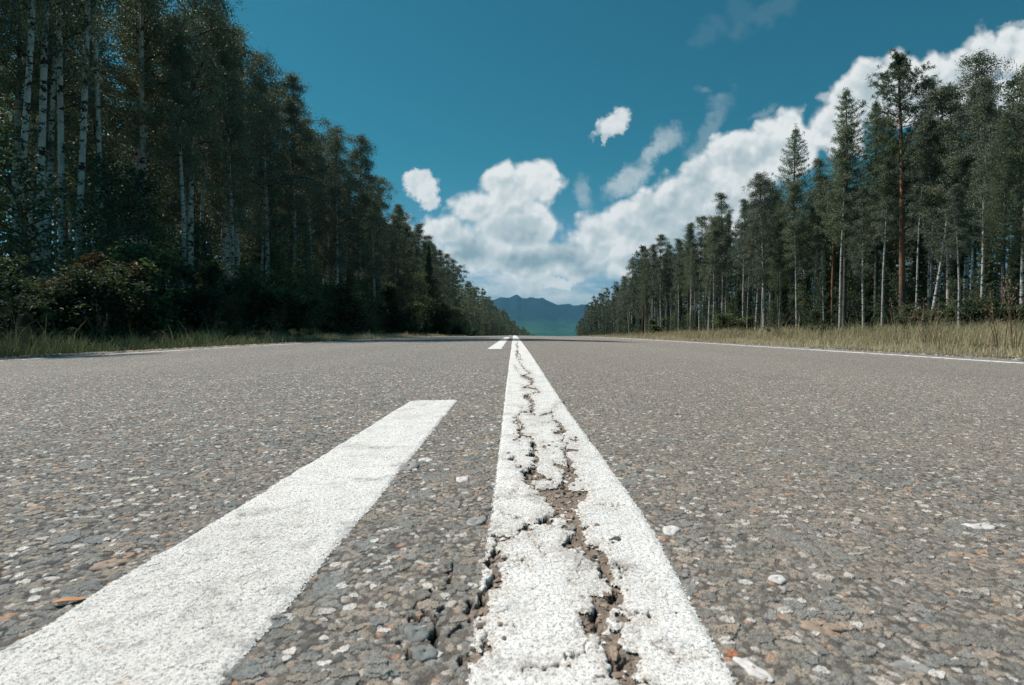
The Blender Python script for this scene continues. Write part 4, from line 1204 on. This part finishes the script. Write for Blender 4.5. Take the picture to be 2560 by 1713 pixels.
def mass(name, sign, label):
    V, F, MI = [], [], []
    n = 0
    pos = []
    l0 = 14.6 if sign < 0 else 18.8
    for y in np.concatenate([np.arange(130, 420, 3.2)]):
        for r in range(5):
            pos.append((l0 + r * 3.4 + random.uniform(-1.2, 1.2), y + random.uniform(-1.5, 1.5)))
    for r in range(9):
        lat = l0 + 4 * 2.3 + 1 + r * 3.0
        for y in np.arange(max(10, lat * .95), 130, 3.0):
            pos.append((lat + random.uniform(-1.2, 1.2), y + random.uniform(-1.2, 1.2)))
    nmain = len(pos)
    for r in range(9):
        lat = l0 + 5 + r * 2.6
        for y in np.arange(max(12, lat * .95), 150, 2.1):
            pos.append((lat + random.uniform(-1.2, 1.2), y + random.uniform(-1, 1)))
    for ip, (ll, y) in enumerate(pos):
        x = sign * ll + float(cx(y))
        q = random.random()
        k = 'b' if q < .50 else ('s' if q < .88 else 'p')
        if ip >= nmain: k = 's'
        gv, gf, cv, cf = random.choice(LP[k])
        h = (random.uniform(.90, 1.12) if sign < 0 else random.uniform(.66, .90)) * (ll / l0) ** .25
        if k == 's': h *= random.uniform(.7, 1.15)
        if ip >= nmain: h = random.uniform(.28, .62)
        a = random.uniform(0, 6.28); ca, sa = math.cos(a), math.sin(a)
        z = float(ground_z(np.array([x]), np.array([y]))[0])
        for v, f, mi in ((gv, gf, 3 if k == 'b' else 4), (cv, cf, {'b': 0, 'p': 1, 's': 2}[k])):
            vv = np.stack([(v[:, 0] * ca - v[:, 1] * sa) * h + x, (v[:, 0] * sa + v[:, 1] * ca) * h + y, v[:, 2] * h + z], 1)
            V.append(vv); F.append(f + n); MI.append(np.full(len(f), mi)); n += len(vv)
    me = mesh_np(name, np.concatenate(V), [np.concatenate(F)], [M_BIRCHLEAF, M_PINE, M_SPRUCE, B_BIRCH, B_PINE], False, np.concatenate(MI))
    link(name, me, kind='stuff', label=label, cat='forest')
    print(name, len(pos), n)
mass('forest', -1, 'mass of far and deep trees behind the left forest edge')
mass('forest', 1, 'mass of far and deep trees behind the right forest edge')

# ------------------------------------------------------------------ grass verges
def mat_grass():
    m, T = new_mat('verge_grass')
    g = T.n('ShaderNodeNewGeometry')
    tc = T.n('ShaderNodeTexCoord').outputs['Object']
    cl = T.noise(tc, .55, 4, .6)
    at = T.n('ShaderNodeAttribute', {'attribute_name': 'dry'}).outputs['Fac']
    r = T.m('ADD', T.m('MULTIPLY', g.outputs['Random Per Island'], .42), T.m('ADD', T.m('MULTIPLY', T.m('SUBTRACT', cl, .5), 1.0), T.m('MULTIPLY', at, .5)))
    c = T.ramp(r, [(.10, (.075, .105, .055)), (.35, (.17, .20, .090)), (.6, (.50, .42, .25)), (.85, (.78, .64, .42))])
    d = T.n('ShaderNodeBsdfPrincipled', {}, Base_Color=c, Roughness=.6)
    d.inputs['Specular IOR Level'].default_value = .2
    t = T.n('ShaderNodeBsdfTranslucent', {}, Color=c)
    mx = T.n('ShaderNodeMixShader', {}, i0=.35, i1=d, i2=t)
    T.n('ShaderNodeOutputMaterial', {}, Surface=mx)
    return m
M_GRASS = mat_grass()
def blades(x, y, h, wd, dry, rng):
    n = len(x)
    z = ground_z(x, y)
    a = rng.uniform(0, 6.283, n); b = rng.uniform(0, 6.283, n)
    bend = h * rng.uniform(.12, .75, n)
    root = np.stack([x, y, z - .02], 1)
    sd = np.stack([np.cos(a), np.sin(a), 0 * a], 1) * wd[:, None] * .5
    dr = np.stack([np.cos(b), np.sin(b), 0 * b], 1)
    mid = root + dr * (bend * .3)[:, None]; mid[:, 2] += h * .6
    tip = root + dr * bend[:, None]; tip[:, 2] += h * (1 - .25 * (bend / h) ** 2)
    up = mid + (tip - mid) * .5; up[:, 2] += h * .06
    V = np.stack([root - sd, root + sd, mid + sd * .8, mid - sd * .8, up + sd * .5, up - sd * .5, tip], 1).reshape(-1, 3)
    i = np.arange(n)[:, None] * 7
    q4 = np.concatenate([i + np.array([[0, 1, 2, 3]]), i + np.array([[3, 2, 4, 5]])])
    t3 = i + np.array([[5, 4, 6]])
    return V, q4, t3, np.repeat(dry, 7)
def verge(name, sign, label):
    rng = np.random.default_rng(500 + (sign > 0))
    e0 = -XL if sign < 0 else XR
    wid = 8.5 if sign < 0 else 15.5
    Xs, Ys, Hs, Ws, Ds = [], [], [], [], []
    for y0, y1, dn, sc in [(2.5, 9, 560, 1.0), (9, 20, 330, 1.25), (20, 45, 140, 1.8), (45, 110, 45, 3.0), (110, 330, 9, 6)]:
        n = int((y1 - y0) * wid * dn * (.75 if sign > 0 else 1.0))
        y = rng.uniform(y0, y1, n)
        o_ = rng.uniform(0, 1, n) ** 1.35 * wid
        edge = .10 + .22 * (fbm(y, y * 0, 1.1, 3, 140 + (sign > 0)) + .4) + .1
        o_ = o_ + edge
        x = sign * (e0 + o_) + cx(y)
        cl = fbm(x, y, 1.6, 3, 150)
        keep = rng.uniform(0, 1, n) < (.50 + 1.9 * cl + .25 * sstep(o_, 1, 3))
        keep &= ~((np.abs(x - cx(y)) > 1.25 * (y + 2)))
        hh = (.08 + .22 * sstep(o_, 0.05, 1.3) + .22 * sstep(o_, 2.0, 6)) * (1 + .9 * cl) * rng.uniform(.55, 1.25, n)
        hh = hh * (.42 + .45 * sstep(o_, 3, 8) if sign > 0 else .75)
        hh = np.maximum(hh, .05)
        tall = rng.uniform(0, 1, n) < .018
        hh = np.where(tall & (o_ > 1.0), hh * 1.7, hh)
        dry = sstep(y, 12, 22) * .95 * (1 - .5 * sstep(o_, 2, 6)) + .10 if sign < 0 else 1.3 - .6 * sstep(o_, 1.5, 8)
        for L_, v_ in zip((Xs, Ys, Hs, Ws, Ds), (x, y, hh, .0048 * sc * rng.uniform(.6, 1.4, n), dry + tall * .35)):
            L_.append((v_ + np.zeros(n))[keep])
    x, y, h, wd, dry = [np.concatenate(a) for a in (Xs, Ys, Hs, Ws, Ds)]
    V, q4, t3, dr = blades(x, y, h, wd, dry, rng)
    me = mesh_np(name, V, [q4, t3], [M_GRASS], False, attrs={'dry': dr})
    link(name, me, kind='stuff', label=label, cat='grass')
    print('grass', len(x))
verge('grass', -1, 'shaded green verge grass along the left side, turning dry farther on')
verge('grass', 1, 'straw coloured sunlit verge grass along the right side')

# tall flowering stalks standing over the grass
def stalk_mesh(seed):
    rng = np.random.default_rng(seed); g = Geo(); hd = Geo()
    for i in range(6):
        a = rng.uniform(0, 6.28); H = rng.uniform(.75, 1.15); q = np.linspace(0, 1, 8); o_ = rng.uniform(.1, .4)
        p = np.stack([o_ * q ** 2 * math.cos(a), o_ * q ** 2 * math.sin(a), H * q - .05 * q ** 4 - .03], 1) + rng.normal(size=3) * np.array([.05, .05, 0])
        g.tube(p, .0035 * (1 - q) + .0018, 4)
        c = np.repeat(p[5:], 12, 0) + rng.normal(size=(36, 3)) * np.array([.018, .018, .035])
        v, f = leaf_cards(rng, c, .035, .012, 0, along=np.tile([[.3 * math.cos(a), .3 * math.sin(a), 1]], (36, 1)))
        hd.add(v, f)
    return g.mesh('grass_stems', [M_STRAW]), hd.mesh('seed_heads', [M_STRAW])
M_STRAW, T = new_mat('dry_straw')
b = T.n('ShaderNodeBsdfPrincipled', {}, Base_Color=T.ramp(T.noise(T.n('ShaderNodeTexCoord').outputs['Object'], 8, 3), [(.3, (.16, .10, .06)), (.7, (.30, .21, .13))]), Roughness=.7)
T.n('ShaderNodeOutputMaterial', {}, Surface=b)
SM = [stalk_mesh(600 + i) for i in range(3)]
for px, lat, sc, lb in [(2052, 7.6, 1.15, 'clump of tall reddish grass stalks in front of the tallest pine'), (2120, 8.5, 1.0, 'clump of tall grass stalks under the leaning birch'), (2150, 7.0, .9, 'clump of dry stalks left of the short white birch stem'),
                        (2290, 7.2, 1.1, 'tall dry stalks near the right end of the verge'), (2325, 8.0, 1.2, 'tallest dry stalks at the right border'), (1780, 9.5, 1.0, 'dry stalks by the thickest white birch stem'),
                        (30, -7.4, 1.1, 'tall pale stalks at the left border of the verge'), (230, -7.6, .95, 'tall stalks before the reddish brown shrub'), (480, -7.4, .9, 'dry stalks right of the large leafy shrub'), (640, -7.6, 1.0, 'dry stalks before the tallest young tree')]:
    x, y = by_px(px, lat)
    r = empty('tall_grass', (x, y, float(ground_z(np.array([x]), np.array([y]))[0])), label=lb, cat='tall grass', group='tall grass stalks on the verges')
    r.scale = (sc, sc, sc); r.rotation_euler = (0, 0, random.uniform(0, 6))
    sm, hm = random.choice(SM)
    for nm, mm in (('stems', sm), ('seed_heads', hm)):
        o = bpy.data.objects.new(nm, mm); C.objects.link(o); o.parent = r

# ------------------------------------------------------------------ stones
def mat_stone(name, c1, c2):
    m, T = new_mat(name)
    tc = T.n('ShaderNodeTexCoord').outputs['Object']
    n = T.noise(tc, 260, 5, .7)
    c = T.ramp(n, [(.3, c1), (.7, c2)])
    b = T.n('ShaderNodeBsdfPrincipled', {}, Base_Color=c, Roughness=.8)
    T.set(b.inputs['Normal'], T.n('ShaderNodeBump', {}, Height=n, Strength=.6, Distance=.0015))
    T.n('ShaderNodeOutputMaterial', {}, Surface=b)
    return m
ST = {'white': mat_stone('white_stone', (.50, .48, .47), (.74, .72, .70)), 'blue': mat_stone('blue_grey_stone', (.11, .13, .135), (.25, .265, .26)), 'orange': mat_stone('orange_stone', (.28, .10, .05), (.46, .20, .10)),
      'tan': mat_stone('tan_stone', (.22, .16, .12), (.42, .32, .25)), 'grey': mat_stone('grey_stone', (.20, .20, .195), (.36, .36, .35)), 'dark': mat_stone('dark_stone', (.03, .035, .04), (.08, .09, .10)), 'paint': M_PAINT}
def pebble(fx, fy, w_px, h_px, ang, mat, label, thick=.30, lift=-.45, name='stone', cat='stone', yscale=None, sharp=1.0):
    y = 255 / (fy - 825); x = .17 * (fx - 1284) / (fy - 825)
    sx = w_px / 1500 * y * .5
    sy = (255 / (fy - h_px * .5 - 825) - 255 / (fy + h_px * .5 - 825)) * .5
    rng = np.random.default_rng(int(fx * 7 + fy))
    n1, n2 = 18, 12
    th = np.linspace(0, 2 * np.pi, n1, endpoint=False); ph = np.linspace(.02, np.pi - .02, n2)
    rr = 1 + sum(a * np.cos(k * th + p) for k, a, p in zip((2, 3, 4, 5, 7), rng.uniform(.03, .13, 5) * sharp, rng.uniform(0, 6, 5)))
    sp = np.sign(np.sin(ph)) * np.abs(np.sin(ph)) ** .6
    X_ = (rr[None, :] * np.cos(th)[None, :]) * sp[:, None]; Y_ = (rr[None, :] * np.sin(th)[None, :]) * sp[:, None]
    Z_ = np.cos(ph)[:, None] * (1 + .25 * np.sin(2 * th + 1)[None, :]) + 0 * X_
    hgt = thick * min(sx, sy)
    a = math.radians(ang)
    P = np.stack([X_.ravel() * sx, Y_.ravel() * sy, Z_.ravel() * hgt], 1)
    P[:, 2] += fbm(P[:, 0], P[:, 1], 300, 2, int(fx)) * hgt * .5
    P[:, :2] = P[:, :2] @ np.array([[math.cos(a), math.sin(a)], [-math.sin(a), math.cos(a)]])
    i = np.arange(n2 - 1)[:, None] * n1 + np.arange(n1)[None, :]; j = np.arange(n2 - 1)[:, None] * n1 + (np.arange(n1)[None, :] + 1) % n1
    f = np.stack([i, i + n1, j + n1, j], -1).reshape(-1, 4)
    me = mesh_np(name, P, [f], [ST[mat]], True)
    d, c = damage(np.array([x]), np.array([y]))
    z = float((road_z(np.array([x]), np.array([y])) + relief(np.array([x]), np.array([y]), d, c))[0]) + .0006
    if 'dirt' in label or 'scrap' in label or 'between the broken' in label: lift = .5
    o = link(name, me, label=label, cat=cat, group='stones set in the asphalt')
    o.location = (x, y, z + lift * hgt)
    return o
for a in [
 (1890, 1680, 50, 66, 20, 'white', 'large pointed white stone at the bottom edge right of the solid line'),
 (1836, 1637, 30, 24, 0, 'orange', 'orange stone beside the right edge of the solid line near the bottom'),
 (1948, 1443, 40, 24, -25, 'white', 'white chip in the right lane, level with the middle of the broken slab'),
 (1680, 1323, 44, 26, -25, 'white', 'white chip just right of the solid line above the bottom third'),
 (1190, 1312, 48, 22, 0, 'grey', 'pale rounded stone touching the left edge of the solid line'),
 (1060, 1640, 68, 40, -15, 'blue', 'blue grey stone low between the two markings'),
 (1040, 1585, 70, 44, 0, 'blue', 'grey green stone up against the dark open crack'),
 (262, 1410, 86, 22, 8, 'tan', 'flat tan stone left of the near dash with a deep shadow below'),
 (1156, 1198, 36, 14, 0, 'white', 'small white stone between the two markings'),
 (1021, 1167, 50, 22, 0, 'grey', 'rounded pale stone on the right edge of the near dash'),
 (1062, 1152, 32, 12, 20, 'white', 'thin white flake right of the near dash'),
 (2413, 1371, 70, 16, -12, 'tan', 'flat pinkish stone at the right side of the road'),
 (2456, 1302, 70, 14, -8, 'white', 'long white flake at the right side of the road'),
 (2290, 1660, 100, 26, -20, 'grey', 'long pale stone low in the right lane'),
 (2060, 1560, 110, 34, -15, 'tan', 'large rusty tan patch stone low in the right lane'),
 (1540, 1357, 26, 18, -30, 'dark', 'dark grey scrap lying on the white paint of the solid line'),
 (1538, 1638, 20, 44, -10, 'tan', 'reddish stone wedged in the dirt channel near the bottom'),
 (1430, 1325, 20, 15, 0, 'grey', 'grey pebble lying in the dirt between the broken slabs'),
 (1425, 1297, 22, 12, 0, 'tan', 'brown pebble at the top of the dirt between the slabs'),
 (1408, 1294, 14, 8, 0, 'white', 'small pale pebble at the top of the dirt between the slabs'),
 (710, 1660, 24, 14, 0, 'white', 'tiny white stone right of the near dash at the bottom'),
 (842, 1435, 36, 16, 0, 'grey', 'pale stone beside the right edge of the near dash'),
 (1016, 1470, 26, 14, 0, 'grey', 'small grey stone above the dark open crack')]:
    pebble(*a)
# dry leaf by the left edge of the dash
M_LEAF, T = new_mat('dry_orange_leaf')
b = T.n('ShaderNodeBsdfPrincipled', {}, Base_Color=T.ramp(T.noise(T.n('ShaderNodeTexCoord').outputs['Object'], 90, 3), [(.3, (.42, .20, .09)), (.7, (.60, .32, .16))]), Roughness=.7)
T.n('ShaderNodeOutputMaterial', {}, Surface=b)
lx, ly = .17 * (160 - 1284) / (1505 - 825), 255 / (1505 - 825)
ln = np.linspace(0, 1, 9)
lw = .0018 * np.sin(ln * np.pi) ** .7 + .0006
cxl = (ln - .5) * .015
P = np.concatenate([np.stack([cxl - lw * .5, cxl * .55 + lw, .0015 + .0008 * np.sin(ln * 5)], 1), np.stack([cxl + lw * .5, cxl * .55 - lw, .0012 + .0008 * np.sin(ln * 5)], 1),
                    np.stack([cxl - lw * .5, cxl * .55 + lw, .0011 + .0008 * np.sin(ln * 5)], 1), np.stack([cxl + lw * .5, cxl * .55 - lw, .0008 + .0008 * np.sin(ln * 5)], 1)])
i = np.arange(8)
f = np.concatenate([np.stack([i, i + 1, i + 10, i + 9], 1), np.stack([i + 18, i + 27, i + 28, i + 19], 1)])
o = link('dry_leaf', mesh_np('dry_leaf', P, [f], [M_LEAF], True), label='curled orange leaf at the left edge of the near dash', cat='leaf')
o.location = (lx, ly, float(road_z(np.array([lx]), np.array([ly]))[0]) + .002)

# crumbled fragments in and around the breaks (uncountable)
rng = np.random.default_rng(900)
n = 60000
y = .26 * np.exp(rng.uniform(0, math.log(9), n)); x = rng.uniform(-.10, .17, n)
d_, c_ = damage(x, y)
k = ((d_ < -.0008) & (rng.uniform(0, 1, n) < .30)) | ((d_ < .010) & (rng.uniform(0, 1, n) < .022)) | (rng.uniform(0, 1, n) < .0008)
x, y, d_, c_ = x[k], y[k], d_[k], c_[k]; n = len(x)
r = (.0005 + .0030 * rng.uniform(0, 1, n) ** 5)
z = road_z(x, y) + relief(x, y, d_, c_) + .0008 + (d_ > 0) * .0012
bs = np.array([(1, 0, 0), (0, 1, 0), (-1, 0, 0), (0, -1, 0), (0, 0, .55), (.6, .5, .35)], float)[None] * rng.uniform(.6, 1.3, (n, 6, 1))
a = rng.uniform(0, 6.28, n)[:, None]
V = np.stack([x[:, None] + r[:, None] * (bs[..., 0] * np.cos(a) - bs[..., 1] * np.sin(a)), y[:, None] + r[:, None] * (bs[..., 0] * np.sin(a) + bs[..., 1] * np.cos(a)), z[:, None] + r[:, None] * bs[..., 2]], -1).reshape(-1, 3)
i = np.arange(n)[:, None] * 6
f = np.concatenate([i + np.array([t]) for t in ((0, 5, 4), (5, 1, 4), (1, 2, 4), (2, 3, 4), (3, 0, 4), (0, 1, 5))])
m, T = new_mat('crumbs')
T.n('ShaderNodeOutputMaterial', {}, Surface=T.n('ShaderNodeBsdfPrincipled', {}, Base_Color=T.ramp(T.n('ShaderNodeNewGeometry').outputs['Random Per Island'], [(.0, (.08, .07, .06)), (.4, (.24, .18, .14)), (.8, (.34, .27, .21)), (.9, (.72, .70, .68))]), Roughness=.9))
link('rubble', mesh_np('rubble', V, [f], [m]), kind='stuff', label='crumbled brown and white fragments in the breaks of the centre line', cat='rubble')

# loose gravel along both asphalt edges (uncountable)
def gravel(sign):
    rng = np.random.default_rng(700 + (sign > 0))
    n = 9000 if sign < 0 else 4500
    y = 2.5 * np.exp(rng.uniform(0, math.log(28), n))
    e0 = -XL if sign < 0 else XR
    x = sign * (e0 + rng.normal(0, .11, n) + (-.05 if sign < 0 else .06)) + cx(y)
    r = (.006 + .018 * rng.uniform(0, 1, n) ** 3) * (1 + .02 * y)
    base_ = np.array([(1, 0, 0), (0, 1, 0), (-1, 0, 0), (0, -1, 0), (0, 0, .7), (.6, .6, .45)], float)
    inn = np.abs(x - cx(y)) < e0
    z = np.where(inn, road_z(x, y) + .002, ground_z(x, y))
    a = rng.uniform(0, 6.28, n); ca, sa = np.cos(a), np.sin(a)
    bx = base_[None, :, 0] * rng.uniform(.6, 1.3, (n, 1)); by = base_[None, :, 1] * rng.uniform(.6, 1.3, (n, 1))
    V = np.stack([x[:, None] + r[:, None] * (bx * ca[:, None] - by * sa[:, None]), y[:, None] + r[:, None] * (bx * sa[:, None] + by * ca[:, None]), z[:, None] + r[:, None] * base_[None, :, 2]], -1).reshape(-1, 3)
    i = np.arange(n)[:, None] * 6
    f = np.concatenate([i + np.array([t]) for t in ((0, 5, 4), (5, 1, 4), (1, 2, 4), (2, 3, 4), (3, 0, 4), (0, 1, 5))])
    m, T = new_mat('gravel')
    g = T.n('ShaderNodeNewGeometry')
    b = T.n('ShaderNodeBsdfPrincipled', {}, Base_Color=T.ramp(g.outputs['Random Per Island'], [(.1, (.10, .10, .10)), (.5, (.22, .20, .17)), (.85, (.34, .31, .28)), (1, (.40, .22, .14))]), Roughness=.9)
    T.n('ShaderNodeOutputMaterial', {}, Surface=b)
    link('gravel', mesh_np('gravel', V, [f], [m]), kind='stuff', label='loose gravel and litter along the %s edge of the asphalt' % ('left' if sign < 0 else 'right'), cat='gravel')
gravel(-1); gravel(1)

# ------------------------------------------------------------------ air
hz, T = new_mat('air')
vol = T.n('ShaderNodeVolumePrincipled', {}, Color=(.22, .60, .86), Density=0.000052, Anisotropy=0.1)
T.n('ShaderNodeOutputMaterial', {}, Volume=vol)
x0, x1, y0, y1, z0, z1 = -10500, 10500, -70, 14100, -160, 640
P = np.array([(x, y, z) for z in (z0, z1) for y in (y0, y1) for x in (x0, x1)], float)
f = np.array([(0, 2, 3, 1), (4, 5, 7, 6), (0, 1, 5, 4), (1, 3, 7, 5), (3, 2, 6, 7), (2, 0, 4, 6)])
link('haze', mesh_np('haze', P, [f], [hz]), kind='stuff', label='thin bluish haze filling the valley air', cat='haze')
